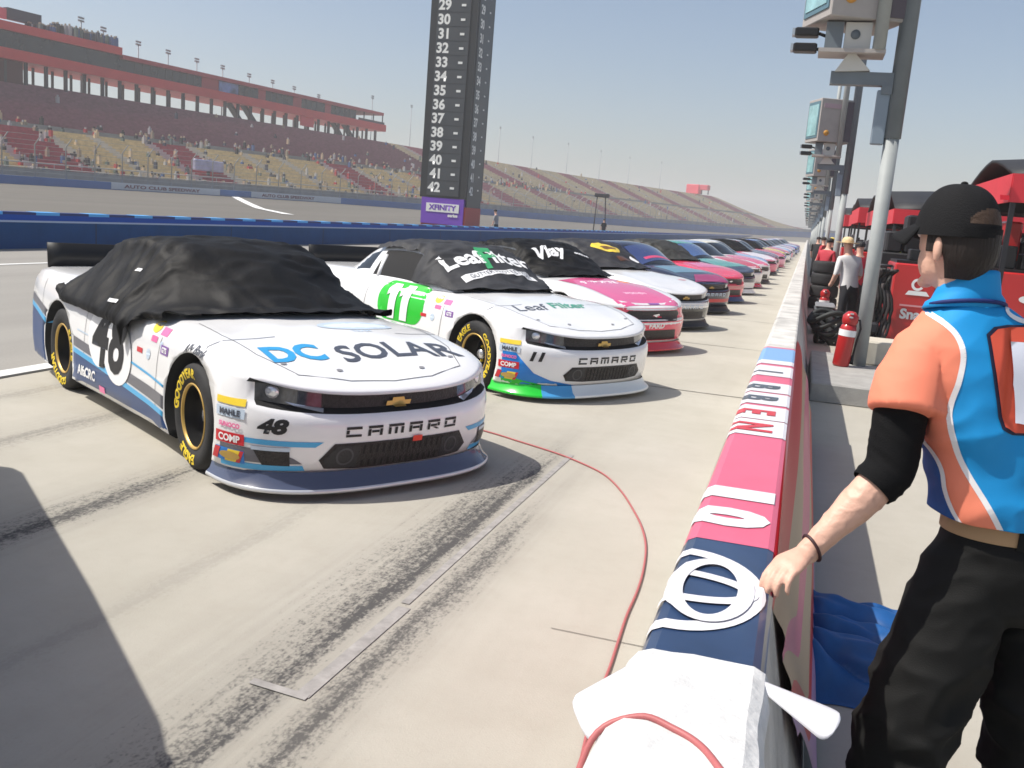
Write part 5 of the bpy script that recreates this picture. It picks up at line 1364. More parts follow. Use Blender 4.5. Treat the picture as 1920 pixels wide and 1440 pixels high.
def canopy(x, y, w, d, z0, label, vd=.40, slope=.28):
    t = empty('canopy', (x, y, 0), 0, label, 'canopy', 'red and black crew canopies behind the wall')
    mb = MB(); rows = []
    for i in range(9):
        u = i / 8; rows.append([(w * u, d * v, z0 + vd + slope * (1 - abs(2 * v - 1) ** 1.5) * 1.0 + .10 * math.sin(PI * u)) for v in [k / 8 for k in range(9)]])
    mb.grid(rows); o = mb.build('roof', CANB, t); m_ = o.modifiers.new('t', 'SOLIDIFY'); m_.thickness = .05
    mb = MB(); mb.box((0, -.012, z0), (w, .012, z0 + vd)); mb.build('front_valance', CANR, t); mb = MB(); mb.box((-.012, .013, z0), (.012, d - .013, z0 + vd)); mb.build('side_valance', CANR, t)
    mb = MB(); mb.box((0, d - .012, z0), (w, d + .012, z0 + vd)); mb.build('back_valance', CANB, t)
    for px in (.05, w - .05):
        for py_ in (.05, d - .05):
            mb = MB(); mb.box((px - .03, py_ - .03, 0), (px + .03, py_ + .03, z0 + vd)); mb.build('post', DKST, t)
    return t
canopy(2.40, 13.6, 3.2, 3.6, 2.40, 'near red and black crew canopy at the right edge of the picture', .36, .30)
canopy(1.62, 21.0, 4.2, 4.5, 2.17, 'red and black canopy seen between the post and the man in the cap', .30, .45)
canopy(1.35, 30.0, 4.5, 5.0, 2.30, 'small far crew canopy left of the nearest post', .45, .35)
canopy(1.3, 40.0, 4.5, 6.0, 2.30, 'farthest crew canopy behind the nearest post', .45, .35)
t = pit_cart(1.50, 22.0, 'second red equipment cart, under the middle canopy'); t = pit_cart(1.15, 31.0, 'third red equipment cart, far behind the straw hat man'); t.scale = (.6, 1, 1)
for i_, (x_, y_, nm_) in enumerate(((1.35, 17.6, 'red equipment cart just beyond the hose rack'), (1.25, 26.0, 'red equipment cart between the middle and far canopies'), (1.2, 36.0, 'small distant red equipment cart behind the nearest post'))): pit_cart(x_, y_, nm_)
es = empty('equipment_shelf', (1.15, 16.2, 0), 0, 'tall black shelf of gear standing behind the big red cart', 'shelf')
mb = MB(); mb.box((0, 0, .1), (3.4, .9, 1.62), ch=.02); mb.build('cabinet', CANB, es)
rs = random.Random(8)
for k in range(12):
    mb = MB(); a_ = .05 + .28 * k; h_ = rs.uniform(.25, .62); mb.box((a_, .1, 1.622), (a_ + .25, .8, 1.622 + h_), ch=.03); mb.build('gear_bag', (CANB, INK, CARTR, CANB)[k % 4], es)
canopy(1.55, 25.5, 4.2, 4.0, 2.20, 'red and black canopy just beyond the middle one', .38, .42)
canopy(1.45, 34.8, 4.5, 4.6, 2.30, 'far crew canopy between its two neighbours', .42, .35)
t = pit_cart(3.3, 15.8, 'red equipment cart on the right, behind the man in the cap')
# rack of hoses and guns beside the cart
hr = empty('hose_rack', (1.0, 14.15, 0), 0, 'black rack of air hoses and tools standing beside the red cart', 'hose rack')
mb = MB()
for x in (-.05, .17): mb.tube([(x, 0, 0), (x, 0, 1.46)], .02, seg=6)
mb.tube([(-.05, 0, 1.45), (.17, 0, 1.45)], .02, seg=6); mb.build('frame', DKST, hr)
rs = random.Random(2)
for k in range(7):
    mb = MB(); x = -.12 + .05 * k; pts = []
    for i in range(22):
        t_ = i / 21; pts.append((x + .06 * math.sin(i * .9 + k), -.06 + .05 * math.cos(i * 1.1 + k), .15 + 1.25 * abs(math.sin(PI * t_ + .2 * k))))
    mb.tube(pts, .022, seg=6); mb.build('hose', mat('hose_%d' % (k % 3), ((.012, .012, .012), (.03, .028, .03), (.06, .05, .05))[k % 3], .6), hr)
mb = MB(); mb.box((-.16, -.14, .02), (.24, .14, .42), ch=.02); mb.box((-.10, -.16, .5), (.10, .0, .66), ch=.03); mb.build('tool_box', mat('tool_black', (.02, .02, .024), .5), hr)
# tangle of gear by the wall
tg = empty('hose_reel', (.52, 16.6, 0), 0, 'dark coil of hose lying behind the wall near the straw hat man', 'hose reel')
for k in range(5):
    mb = MB(); r = .18 + .035 * k; mb.tube([(r * math.cos(a), .6 * r * math.sin(a), .10 + .09 * k + .10 * math.sin(2 * a + k)) for a in [2 * PI * i / 24 for i in range(25)]], .045, seg=8); mb.build('coil', mat('coil_dark', (.022, .026, .026), .6), tg)
gc = empty('gear_case', (.46, 18.6, 0), 0, 'low grey gear case behind the wall, beyond the hose coil', 'case')
mb = MB(); mb.box((-.18, -.5, .03), (.20, .5, .50), ch=.04); mb.build('body', mat('case_grey', (.09, .10, .11), .5), gc); mb = MB(); mb.box((-.17, -.48, .505), (.19, .48, .55), ch=.02); mb.build('lid', mat('case_lid', (.22, .23, .24), .5), gc)
ts = empty('tyre_stack', (.55, 25.0, 0), 0, 'stack of black tyres behind the wall, far along it', 'tyres')
for k in range(4):
    o = link('tyre', TYRE_ME, ts, (0, 0, .15 + .30 * k), (R(90), 0, 0)); 

# ------------------------------------------------------------------ people
SKIN = mat('skin', (.62, .37, .275), .5, var=.10, vscale=14, bump=.12, bscale=160)
def skin_body(name, joints, edges, matf, mats, parent, sub=2, root=0):
    """one continuous figure grown from a skeleton with the Skin modifier"""
    me = bpy.data.meshes.new(name); me.from_pydata([j[0] for j in joints], edges, []); o = link(name, me)
    md = o.modifiers.new('s', 'SKIN'); md.use_smooth_shade = True
    for v, j in zip(me.skin_vertices[0].data, joints):
        r = j[1]; v.radius = r if isinstance(r, tuple) else (r, r)
    me.skin_vertices[0].data[root].use_root = True
    sd = o.modifiers.new('u', 'SUBSURF'); sd.levels = sub; sd.render_levels = sub
    dg = bpy.context.evaluated_depsgraph_get(); dg.update(); m2 = bpy.data.meshes.new_from_object(o.evaluated_get(dg)); bpy.data.objects.remove(o); bpy.data.meshes.remove(me)
    m2.materials.clear()
    for m_ in mats: m2.materials.append(m_)
    for p in m2.polygons: p.material_index = matf(p.center); p.use_smooth = True
    m2.name = name
    return link(name, m2, parent)

def bystander(loc, rz, label, shirt, trousers, hat=None, lean=0.0, skin=SKIN, h=1.0, arms=(0, 0)):
    t = empty('person', loc, rz, label, 'person'); t.scale = (h, h, h)
    L = lean; y = lambda z: L * max(0, z - .9)
    J = [((0, y(.98), .98), (.17, .12)), ((0, y(1.2), 1.2), (.155, .11)), ((0, y(1.38), 1.38), (.17, .11)), ((0, y(1.5) + .01, 1.50), (.075, .07)), ((0, y(1.58) + .03, 1.58), (.062, .068)), ((0, y(1.68) + .04, 1.68), (.078, .092)), ((0, y(1.75) + .04, 1.765), (.06, .075)),
         ((.19, y(1.43), 1.43), .065), ((.25, y(1.2) + .02, 1.17), .05), ((.24 - arms[0] * .05, y(1.0) + .10 + arms[0] * .15, .95 + arms[0] * .15), .038), ((.235 - arms[0] * .08, y(1.0) + .15 + arms[0] * .2, .86 + arms[0] * .2), .036),
         ((-.19, y(1.43), 1.43), .065), ((-.25, y(1.2) + .02, 1.17), .05), ((-.24, y(1.0) + .10 + arms[1] * .15, .95 + arms[1] * .15), .038), ((-.235, y(1.0) + .15 + arms[1] * .2, .86 + arms[1] * .2), .036),
         ((.095, 0, .86), .092), ((.11, .03, .48), .066), ((.12, -.02, .09), .048), ((.125, .12, .045), (.05, .035)),
         ((-.095, 0, .86), .092), ((-.11, .0, .48), .066), ((-.12, -.05, .09), .048), ((-.125, .09, .045), (.05, .035))]
    E = [(0, 1), (1, 2), (2, 3), (3, 4), (4, 5), (5, 6), (2, 7), (7, 8), (8, 9), (9, 10), (2, 11), (11, 12), (12, 13), (13, 14), (0, 15), (15, 16), (16, 17), (17, 18), (0, 19), (19, 20), (20, 21), (21, 22)]
    def mf(c):
        if c.z < .10: return 3
        if c.z < .97 and abs(c.x) < .19: return 2
        if c.z > 1.50: return 0
        if abs(c.x) > .175 and c.z < 1.16: return 0
        return 1
    skin_body('body', J, E, mf, [skin, shirt, trousers, INK], t)
    hx = (0, y(1.72) + .045, 1.70)
    mb = MB(); mb.lathe([(.088, .0), (.095, .05), (.075, .095), (.035, .115), (0, .118)], seg=18, c=hx); mb.v = [(x_, (yy - hx[1]) * 1.18 + hx[1], z_) for x_, yy, z_ in mb.v]
    if hat == 'straw':
        mb.lathe([(.095, .012), (.15, .004), (.20, .012), (.198, .018), (.15, .012), (.09, .02)], seg=24, c=hx); mb.build('straw_hat', mat('straw', (.62, .47, .27), .8, var=.2, vscale=40), t)
    elif hat: 
        rows = [[(hx[0] + .085 * math.sin(a) * k, hx[1] + .10 * math.cos(a) * (1 if k == 1 else 1.75), hx[2] + .012 - .012 * (k > 1)) for a in [R(-60 + 120 * i / 8) for i in range(9)]] for k in (1, 1.02)]
        mb.grid(rows); mb.build('cap', hat, t)
    else: mb.build('hair', mat('hair_dark', (.02, .014, .010), .7), t)
    return t
JEANS = mat('trousers_dark', (.022, .022, .026), .8); TSH = mat('tshirt_white', (.66, .65, .64), .8, var=.06, vscale=9); RSH = mat('shirt_red', (.46, .03, .05), .7); BSH = mat('shirt_black', (.02, .02, .022), .7); GSH = mat('shirt_grey', (.25, .25, .26), .7); KHK = mat('trousers_khaki', (.28, .22, .14), .8)
bystander((.80, 17.3, 0), R(35), 'person in a white shirt and straw hat leaning over gear behind the wall', TSH, JEANS, 'straw', .22, arms=(.6, .4))
bystander((1.02, 19.8, 0), R(20), 'person in a red shirt and black cap behind the straw hat person', RSH, JEANS, mat('cap_black2', (.015, .015, .017), .7), .0, h=.97)
bystander((.50, 26.0, 0), R(-30), 'person in a red shirt and dark cap close to the wall, far along it', RSH, JEANS, mat('cap_black2', (.015, .015, .017), .7), .1, h=.98)
bystander((.78, 33.0, 0), R(10), 'person with a yellow cap and black shirt, farther along the wall', BSH, KHK, mat('cap_yellow', (.62, .50, .10), .7), 0)
bystander((.45, 44.0, 0), R(-15), 'distant person in black by the far end of the wall', BSH, JEANS, mat('cap_black2', (.015, .015, .017), .7), 0)
bystander((.62, 38.0, 0), R(60), 'distant person in a red shirt and khaki trousers by the wall', RSH, KHK, None, 0)
bystander((-18.3, 55.5, 0), R(80), 'person in grey standing beyond the blue wall right of the pylon', GSH, JEANS, None, .1, h=1.05)
bystander((-18.4, 88.0, 0), R(40), 'small dark figure beyond the blue wall in the middle distance', BSH, JEANS, None, 0, h=1.05)
# camera stand beyond the wall
cs = empty('camera_mast', (-19.2, 88.5, 0), 0, 'thin twin mast standing beyond the blue wall in the middle distance', 'mast')
mb = MB(); mb.tube([(-.3, 0, 0), (-.2, 0, 3.9)], .05, seg=6); mb.tube([(.9, 0, 0), (.6, 0, 3.9)], .05, seg=6); mb.build('legs_frame', DKST, cs); mb = MB(); mb.box((-.4, -.4, 3.9), (.9, .4, 4.25), ch=.05); mb.build('camera_head', DKST, cs)
# ------------------------------------------------------------------ the crewman at the wall, back to the camera
PR = Vector((.58, 2.68, 0))
man = empty('person', PR, 0, 'man in an orange and blue shirt and black cap, one hand on the pit wall', 'person')
def rel(mb): mb.v = [(x - PR.x, y - PR.y, z - PR.z) for x, y, z in mb.v]; return mb
def remesh(mb, voxel, smooth=2, fn=None):
    """fuse overlapping shapes into one continuous skin, then push every vertex along its normal by fn"""
    me = mb.mesh('tmp', BLACK); bm = bmesh.new(); bm.from_mesh(me); bmesh.ops.recalc_face_normals(bm, faces=bm.faces); bm.to_mesh(me); bm.free()
    o = link('tmp', me); md = o.modifiers.new('r', 'REMESH'); md.mode = 'VOXEL'; md.voxel_size = voxel; md.use_smooth_shade = True
    if smooth: sm = o.modifiers.new('s', 'SMOOTH'); sm.iterations = smooth; sm.factor = .5
    dg = bpy.context.evaluated_depsgraph_get(); dg.update(); m2 = bpy.data.meshes.new_from_object(o.evaluated_get(dg)); bpy.data.objects.remove(o); bpy.data.meshes.remove(me)
    if fn:
        ns = [v.normal.copy() for v in m2.vertices]
        for v, n in zip(m2.vertices, ns): v.co += n * fn(v.co, n)
    for p in m2.polygons: p.use_smooth = True
    m2.update(); return m2
def put(name, me, mats, parent, matf=None):
    me.name = name; me.materials.clear()
    for m_ in (mats if isinstance(mats, list) else [mats]): me.materials.append(m_)
    if matf:
        for p in me.polygons: p.material_index = matf(p.center, p.normal)
    me.transform(Matrix.Translation(-PR)) if parent is man else None
    return link(name, me, parent)
F_ = Vector((-.42, .91, 0)).normalized(); LF = Vector((-F_.y, F_.x, 0))         # chest direction and his left
HF = Vector((-.68, .73, 0)).normalized(); HL = Vector((-HF.y, HF.x, 0))       # head direction and its left
def ball(mb, c, rf, rl, rz, fdir=HF, seg=20, nz=12, pw=1.0):
    l = Vector((-fdir.y, fdir.x, 0)); rows = []
    for i in range(nz + 1):
        t = PI * i / nz - PI / 2; rows.append([Vector(c) + fdir * (rf * math.cos(t) * math.cos(a)) + l * (rl * math.cos(t) * math.sin(a)) + Vector((0, 0, rz * math.sin(t))) for a in [2 * PI * k / seg for k in range(seg)]])
    mb.grid(rows, closed=True)
    return mb
def limb(mb, pts, rad, seg=16):
    """smooth tapering limb with rounded ends"""
    P = [Vector(p) for p in pts]; n = len(P); L = [0]
    for a, b in zip(P, P[1:]): L.append(L[-1] + (b - a).length)
    out, rr = [], []; N = max(8, n * 5)
    for i in range(N + 1):
        s = L[-1] * i / N; out.append(Vector([sinterp(list(zip(L, [p[k] for p in P])), s) for k in range(3)])); rr.append(sinterp(list(zip(L, rad)), s))
    d0, d1 = (out[0] - out[1]).normalized(), (out[-1] - out[-2]).normalized()
    pre = [(out[0] + d0 * rr[0] * k, rr[0] * math.sqrt(max(.02, 1 - k * k))) for k in (.95, .7, .4)]; post = [(out[-1] + d1 * rr[-1] * k, rr[-1] * math.sqrt(max(.02, 1 - k * k))) for k in (.4, .7, .95)]
    mb.tube([p for p, _ in pre] + out + [p for p, _ in post], [r for _, r in pre] + rr + [r for _, r in post], seg=seg)

# ---- body: head, neck, arms and hands as one skin
HC = Vector((.362, 2.635, 1.775))
SHL, ELB, WRI = Vector((.292, 2.585, 1.50)), Vector((.275, 2.512, 1.185)), Vector((.098, 2.405, .962))
b = MB()
ball(b, HC + Vector((0, 0, .012)), .098, .078, .112); ball(b, HC + HF * .03 + Vector((0, 0, -.058)), .066, .060, .070)      # skull, jaw
ball(b, HC + HF * .095 + Vector((0, 0, -.018)), .020, .013, .026, seg=10, nz=8); ball(b, HC + HF * .078 + Vector((0, 0, -.115)), .020, .024, .016, seg=10, nz=8)   # nose, chin
ball(b, HC + HF * .086 + Vector((0, 0, -.070)), .014, .026, .012, seg=12, nz=8)                                          # lips
for s in (-1, 1):                                                                                                    # ears
    e = HC + HL * (.081 * s) - HF * .012 + Vector((0, 0, -.028)); ball(b, e, .017, .010, .034, fdir=(HF - HL * s * .45).normalized(), seg=12, nz=10)
limb(b, [(.405, 2.635, 1.52), (.395, 2.64, 1.62), HC - HF * .02 + Vector((0, 0, -.03))], [.072, .062, .060])
for p, rw, rd in ((Vector((.60, 2.66, 1.03)), .15, .105), (Vector((.52, 2.65, 1.24)), .15, .105), (Vector((.465, 2.645, 1.39)), .15, .09)): ball(b, p, rd, rw, .16, fdir=F_)
limb(b, [SHL + Vector((.02, .005, -.03)), SHL.lerp(ELB, .5) + Vector((-.002, 0, 0)), ELB], [.046, .049, .043])
limb(b, [ELB, ELB.lerp(WRI, .28) + Vector((.004, 0, .002)), ELB.lerp(WRI, .7), WRI], [.044, .049, .036, .0285])
# left hand: palm, thumb and four bent fingers closing over the wall edge
HD = Vector((-.52, -.80, -.30)).normalized(); HX = Vector((.84, -.54, 0)).normalized(); HN = HD.cross(HX).normalized()
if HN.z < 0: HN = -HN
def hp(a, c, n): return WRI + HD * a + HX * c + HN * n
rows = []
for a, w_, t_, up in ((-.012, .027, .023, 0), (.018, .031, .022, .004), (.05, .039, .019, .008), (.080, .042, .016, .007), (.096, .040, .011, .003)):
    rows.append([hp(a, w_ * math.cos(q), up + t_ * math.sin(q)) for q in [2 * PI * k / 18 for k in range(18)]])
b.grid(rows, closed=True, caps=True)
for c_, l_, r_, sp, cu in ((-.029, .068, .0088, -.05, 1.0), (-.010, .078, .0092, -.01, 1.08), (.010, .074, .0089, .02, 1.15), (.029, .058, .0078, .08, 1.25)):
    pts = [hp(.078, c_, .005), hp(.094, c_ + sp * .015, .006)]; ang = .30; p = pts[-1]
    for k, f in enumerate((.42, .32, .26)):
        d = HD * math.cos(ang * cu) - HN * math.sin(ang * cu) + HX * sp; p = p + d.normalized() * l_ * f; pts.append(p); ang += .38
    limb(b, pts, [r_ * 1.12, r_ * 1.10, r_ * 1.0, r_ * .92, r_ * .80], seg=10)
limb(b, [hp(.012, -.026, -.004), hp(.042, -.046, -.010), hp(.068, -.053, -.022), hp(.090, -.050, -.032)], [.0145, .0130, .0108, .0092], seg=10)
# right arm hangs in front of the body
SHR, ELR, WRR = Vector((.575, 2.725, 1.49)), Vector((.72, 2.80, 1.22)), Vector((.64, 3.02, 1.08))
limb(b, [SHR, SHR.lerp(ELR, .5), ELR], [.055, .05, .043]); limb(b, [ELR, ELR.lerp(WRR, .3), WRR], [.044, .047, .028])
d = (WRR - ELR).normalized(); sx = d.cross(Vector((0, 0, 1))).normalized()
limb(b, [WRR, WRR + d * .05, WRR + d * .09], [.028, .036, .030])
for k in range(4): q = WRR + d * .085 + sx * (.027 - .018 * k); limb(b, [q, q + d * .04 + Vector((0, 0, -.008)), q + d * .065 + Vector((0, 0, -.03))], [.0088, .0085, .007], seg=8)
limb(b, [WRR + d * .02 + sx * .03, WRR + d * .05 + sx * .05, WRR + d * .08 + sx * .045], [.014, .012, .009], seg=8)
def skin_bump(c, n):
    f = .0012 * noise.noise(c * 60)
    dd = (c - ELB).dot(WRI - ELB) / (WRI - ELB).length_squared
    if .2 < dd < 1.0: f += .0016 * math.exp(-((noise.noise(c * 22)) / .12) ** 2)      # tendons and veins
    return f
me = remesh(b, .0052, 3, skin_bump)
body = put('body', me, [SKIN], man)
for s in (-1, 1):
    mb = MB(); ball(mb, HC + HF * .083 + HL * (.032 * s) + Vector((0, 0, .006)), .011, .013, .008, seg=12, nz=8); rel(mb).build('eye', [WHITE], man)
# ---- hair
mb = MB(); rows = []
for i in range(15):
    z = -.098 + .115 * i / 14; row = []
    for k in range(33):
        a = R(78 + 204 * k / 32)                                       # ear to ear round the back
        taper = smoothstep(-.13, -.04, z); w_ = .002 + .011 * taper
        if abs(a - PI) > R(72): zz = max(z, -.035 + .0 * k)
        else: zz = z
        q = math.sqrt(max(.05, 1 - (min(0, z + .01) / .150) ** 2))
        row.append(HC + HF * ((.093 + w_) * math.cos(a) * q) + HL * ((.073 + w_) * math.sin(a) * q) + Vector((0, 0, zz)))
    rows.append(row)
mb.grid(rows); rel(mb); o = mb.build('hair', mat('hair_brown', (.014, .008, .006), .6, bump=.9, bscale=120, stretch=(1, 1, .12)), man)
# ---- cap
CAPM = mat('cap_black', (.0125, .0125, .0135), .85, spec=.15, bump=.3, bscale=300)
mb = MB(); rows = []; CC = HC + Vector((-.005, 0, .005))
for i in range(41):
    t = i / 40; ph = t * PI / 2
    rows.append([CC + HF * ((.108 - .004 * t) * math.cos(ph) ** .72 * math.cos(a)) + HL * (.094 * math.cos(ph) ** .72 * math.sin(a)) + Vector((0, 0, .132 * math.sin(ph) + .004 * math.cos(6 * a) * math.sin(2 * ph) * .3)) for a in [2 * PI * k / 120 for k in range(120)]])
def capskip(i, j):
    a = (j + .5) / 120 * 360; q = (i - 6.5) / 8.0; return 1 if (0 <= q < 1 and abs(a - 180) < 40 * math.sqrt(1 - q * q)) else 0
mb.grid(rows, closed=True, mf=capskip); me = rel(mb).mesh('cap', [CAPM, mat('hair_gap', (.060, .035, .022), .7, bump=.6, bscale=100)])
cap = link('cap', me, man)
mb = MB(); rows = []
for i in range(9):
    r = i / 8; rows.append([CC + HF * ((.104 + .078 * r * (1 - (abs(a) / R(72)) ** 2.6)) * math.cos(a) if False else .104 * math.cos(a) + .078 * r * math.cos(a) ** .6) + HL * ((.092 + .004 * r) * math.sin(a)) + Vector((0, 0, .012 - .030 * r - .035 * (math.sin(a) ** 2) * (.3 + .7 * r) + .02 * 1)) for a in [R(-70 + 140 * k / 20) for k in range(21)]])
mb.grid(rows); rel(mb); o = mb.build('brim', CAPM, cap); m_ = o.modifiers.new('t', 'SOLIDIFY'); m_.thickness = .004
mb = MB(); ball(mb, CC + Vector((0, 0, .133)), .009, .009, .006, seg=10, nz=6); rel(mb).build('button', CAPM, cap)
mb = MB(); rows = []
for i in range(2): rows.append([CC + HF * (.1095 * math.cos(a)) + HL * (.0955 * math.sin(a)) + Vector((0, 0, .004 + .022 * i)) for a in [R(134 + 92 * k / 24) for k in range(25)]])
mb.grid(rows); rel(mb).build('strap', CAPM, cap)
plane_decal('red_mark', poly_2d(rect(-.012, -.006, .012, .006)), CC + HL * .0 - HF * .072 + Vector((.03, -.035, .1)) - PR, (.9, .3, 0), (-.1, .3, .95), REDI, cap)
# ---- shirt
CORAL = mat('shirt_coral', (.82, .235, .140), .75, var=.05, vscale=5, bump=.08, bscale=500); SKYS = mat('shirt_blue', (.004, .25, .58), .7, var=.06, vscale=5, bump=.08, bscale=500); DBLUE = mat('shirt_deep_blue', (.012, .085, .30), .7, bump=.08, bscale=500)
b = MB(); rows = []
for z, cx, cy, w_, d_ in ((1.045, .602, 2.655, .188, .142), (1.10, .590, 2.652, .186, .142), (1.20, .556, 2.65, .183, .140), (1.30, .522, 2.65, .190, .142), (1.38, .497, 2.648, .197, .140), (1.45, .475, 2.646, .200, .132), (1.51, .458, 2.643, .192, .115), (1.55, .445, 2.64, .160, .095), (1.59, .43, 2.638, .112, .080), (1.615, .418, 2.637, .078, .070)):
    rows.append([Vector((cx, cy, z)) + LF * (w_ * abs(math.cos(a)) ** .8 * (1 if math.cos(a) > 0 else -1)) + F_ * (d_ * abs(math.sin(a)) ** .8 * (1 if math.sin(a) > 0 else -1)) for a in [2 * PI * k / 48 for k in range(48)]])
b.grid(rows, closed=True, caps=True)
limb(b, [(.385, 2.60, 1.505), (.345, 2.59, 1.49), (.325, 2.585, 1.475)], [.078, .080, .081], seg=28)
b.tube([(.335, 2.588, 1.482), (.318, 2.578, 1.452), (.302, 2.558, 1.41), (.298, 2.545, 1.375), (.296, 2.532, 1.338)], [.080, .083, .085, .087, .089], seg=32)
limb(b, [(.52, 2.69, 1.50), (.60, 2.735, 1.46), (.66, 2.77, 1.36)], [.080, .082, .086], seg=28)
def shirt_fold(c, n):
    f = 0
    if c.x > .36 and c.z < 1.44:
        q = Vector((c.x * 5 + c.z * 6, c.y * 5, c.z * 9 - c.x * 7)); f += .0085 * (1 - abs(noise.noise(q)) * 2.3) * smoothstep(1.44, 1.30, c.z)
        q2 = Vector((c.x * 12, c.y * 12, c.z * 5)); f += .004 * noise.noise(q2)
    q3 = Vector((c.x * 7 - c.z * 3, c.y * 7, c.z * 6 + 3)); f += .0045 * (1 - abs(noise.noise(q3)) * 2.4)
    if c.x < .345: f += .0035 * (1 - abs(noise.noise(Vector((c.x * 9, c.y * 9, c.z * 10 + c.x * 8)))) * 2.4)
    return f
me = remesh(b, .0062, 3, shirt_fold)
# open the sleeve and hem ends: drop the caps below the hems
bm = bmesh.new(); bm.from_mesh(me)
SD = (Vector((.296, 2.532, 1.345)) - Vector((.302, 2.558, 1.41))).normalized()
def below(f):
    c = f.calc_center_median()
    if c.z < 1.078 and c.x > .33: return True
    return False
def cut_plane(bm, sel, co, no):
    g_ = [f for f in bm.faces if sel(f.calc_center_median())]; ed = {e for f in g_ for e in f.edges}; ve = {v for f in g_ for v in f.verts}
    bmesh.ops.bisect_plane(bm, geom=list(ve) + list(ed) + g_, plane_co=co, plane_no=no)
cut_plane(bm, lambda c: c.z < 1.14 and c.x > .33, (0, 0, 1.078), (0, 0, 1))
bmesh.ops.delete(bm, geom=[f for f in bm.faces if below(f)], context='FACES'); bm.to_mesh(me); bm.free()
PIPE = [(1.62, .262), (1.60, .285), (1.575, .335), (1.545, .375), (1.50, .396), (1.44, .396), (1.38, .388), (1.34, .390), (1.28, .412), (1.21, .450), (1.14, .502), (1.09, .537), (1.03, .575)]
PIPE2 = [(1.27, .340), (1.235, .378), (1.20, .400), (1.15, .415), (1.10, .440), (1.06, .472), (1.03, .50)]
def pipe_x(tab, z): return sinterp(sorted(tab), z)
def shirt_mat(c, n):
    front = (c - Vector((.5, 2.65, c.z))).dot(F_) > .075 and c.x > .33
    if front: return 1 if c.z > 1.2 else 2
    if c.z < 1.27 and c.x < pipe_x(PIPE2, c.z): return 2
    if c.x < pipe_x(PIPE, c.z): return 0
    if c.x > .63 + (1.5 - c.z) * .15: return 0
    return 1
shirt_bvh = bvh_of([me])
shirt = put('shirt', me, [CORAL, SKYS, DBLUE], man, shirt_mat); md = shirt.modifiers.new('t', 'SOLIDIFY'); md.thickness = .0025; md.offset = 1
def on_back(u, v):
    p, n, i, d_ = shirt_bvh.ray_cast(Vector((u, 1.6, v)), Vector((0, 1, 0)))
    if p is None or p.y > 2.75: return None
    return p - PR, (n if n.y < 0 else -n)
def strip(tab, w_):
    pts = [(x, z) for z, x in sorted(tab, reverse=True)]; polys = []
    fine = []
    zs = [tab[0][0] + (tab[-1][0] - tab[0][0]) * i / 60 for i in range(61)]
    fine = [(pipe_x(tab, z), z) for z in zs]
    for (x0, z0), (x1, z1) in zip(fine, fine[1:]):
        dx, dz = x1 - x0, z1 - z0; k = math.hypot(dx, dz); nx, nz = -dz / k * w_ / 2, dx / k * w_ / 2; polys.append([(x0 - nx, z0 - nz), (x1 - nx, z1 - nz), (x1 + nx, z1 + nz), (x0 + nx, z0 + nz)])
    return poly_2d(*polys)
def back_decal(name, shape, m, eps=.004, step=.012):
    me = lay(shape, on_back, step, eps, name); me.materials.append(m); return link(name, me, shirt)
PIPW = mat('piping_white', (.78, .76, .76), .7)
back_decal('piping', strip(PIPE, .013), PIPW); back_decal('piping', strip(PIPE2, .009), PIPW)
# back patch: dark outline, coral field, white letter
PT = [(.452, 1.545), (.468, 1.563), (.50, 1.57), (.80, 1.575), (.80, 1.32), (.535, 1.325), (.512, 1.335), (.500, 1.36)]
def grow(poly, k, c=(.62, 1.45)): return [(c[0] + (x - c[0]) * k, c[1] + (z - c[1]) * k) for x, z in poly]
back_decal('patch_outline', poly_2d(grow(PT, 1.05)), mat('patch_black', (.012, .014, .04), .6), .005, .02); back_decal('patch', poly_2d(PT), mat('patch_red', (.62, .085, .045), .7), .008, .02)
back_decal('patch_letter', shift(poly_2d([(0, .175), (.052, .175), (.078, 0), (.030, 0)], [(.0535, .175), (.095, .175), (.150, .05), (.112, .0)], [(.1515, .05), (.20, .175), (.245, .175), (.1135, .0)], [(.2465, .175), (.285, .175), (.285, 0), (.245, 0)]), .500, 1.345, 1.08), mat('patch_white', (.68, .70, .78), .6), .011, .02)
back_decal('shoulder_logo', merge2(ring_2d(.535, 1.600, .050, .020, .010, 24, rot=-.25)), PIPW, .005); back_decal('shoulder_logo', poly_2d([(.555, 1.570), (.66, 1.555), (.66, 1.578), (.575, 1.585)]), PIPW, .005)
# collar
NB = Vector((.402, 2.637, 1.635)); cu = Vector((.30, -.05, 1)).normalized()
col = MB(); rows = []
for i in range(8):
    t = i / 7; rows.append([NB + LF * ((.092 - .022 * t + .012 * (t < .3)) * math.sin(a)) + F_ * ((.083 - .014 * t) * math.cos(a)) + Vector((0, 0, -.035 + .075 * t + .030 * -math.cos(a) * (.5 + .5 * t) - .010 * math.sin(a) * t)) for a in [2 * PI * k / 40 for k in range(40)]])
col.grid(rows, closed=True); rel(col); o = col.build('collar', SKYS, shirt); m_ = o.modifiers.new('t', 'SOLIDIFY'); m_.thickness = .005
cb_ = MB(); cb_.tube([NB + LF * (.097 * math.sin(a)) + F_ * (.088 * math.cos(a)) + Vector((0, 0, -.028 + .024 * -math.cos(a))) for a in [R(95 + 175 * k / 24) for k in range(25)]], .0055, seg=8); rel(cb_).build('collar_seam', mat('seam_navy', (.008, .02, .12), .7), shirt)
# sleeve hem
hm = MB(); SB = Vector((.296, 2.532, 1.343)); ua = SD.cross(Vector((0, 1, 0))).normalized(); ub = SD.cross(ua)
hm.tube([SB + ua * (.0885 * math.cos(a)) + ub * (.0885 * math.sin(a)) for a in [2 * PI * k / 32 for k in range(33)]], .003, seg=6, caps=False); rel(hm).build('sleeve_hem', CORAL, shirt)
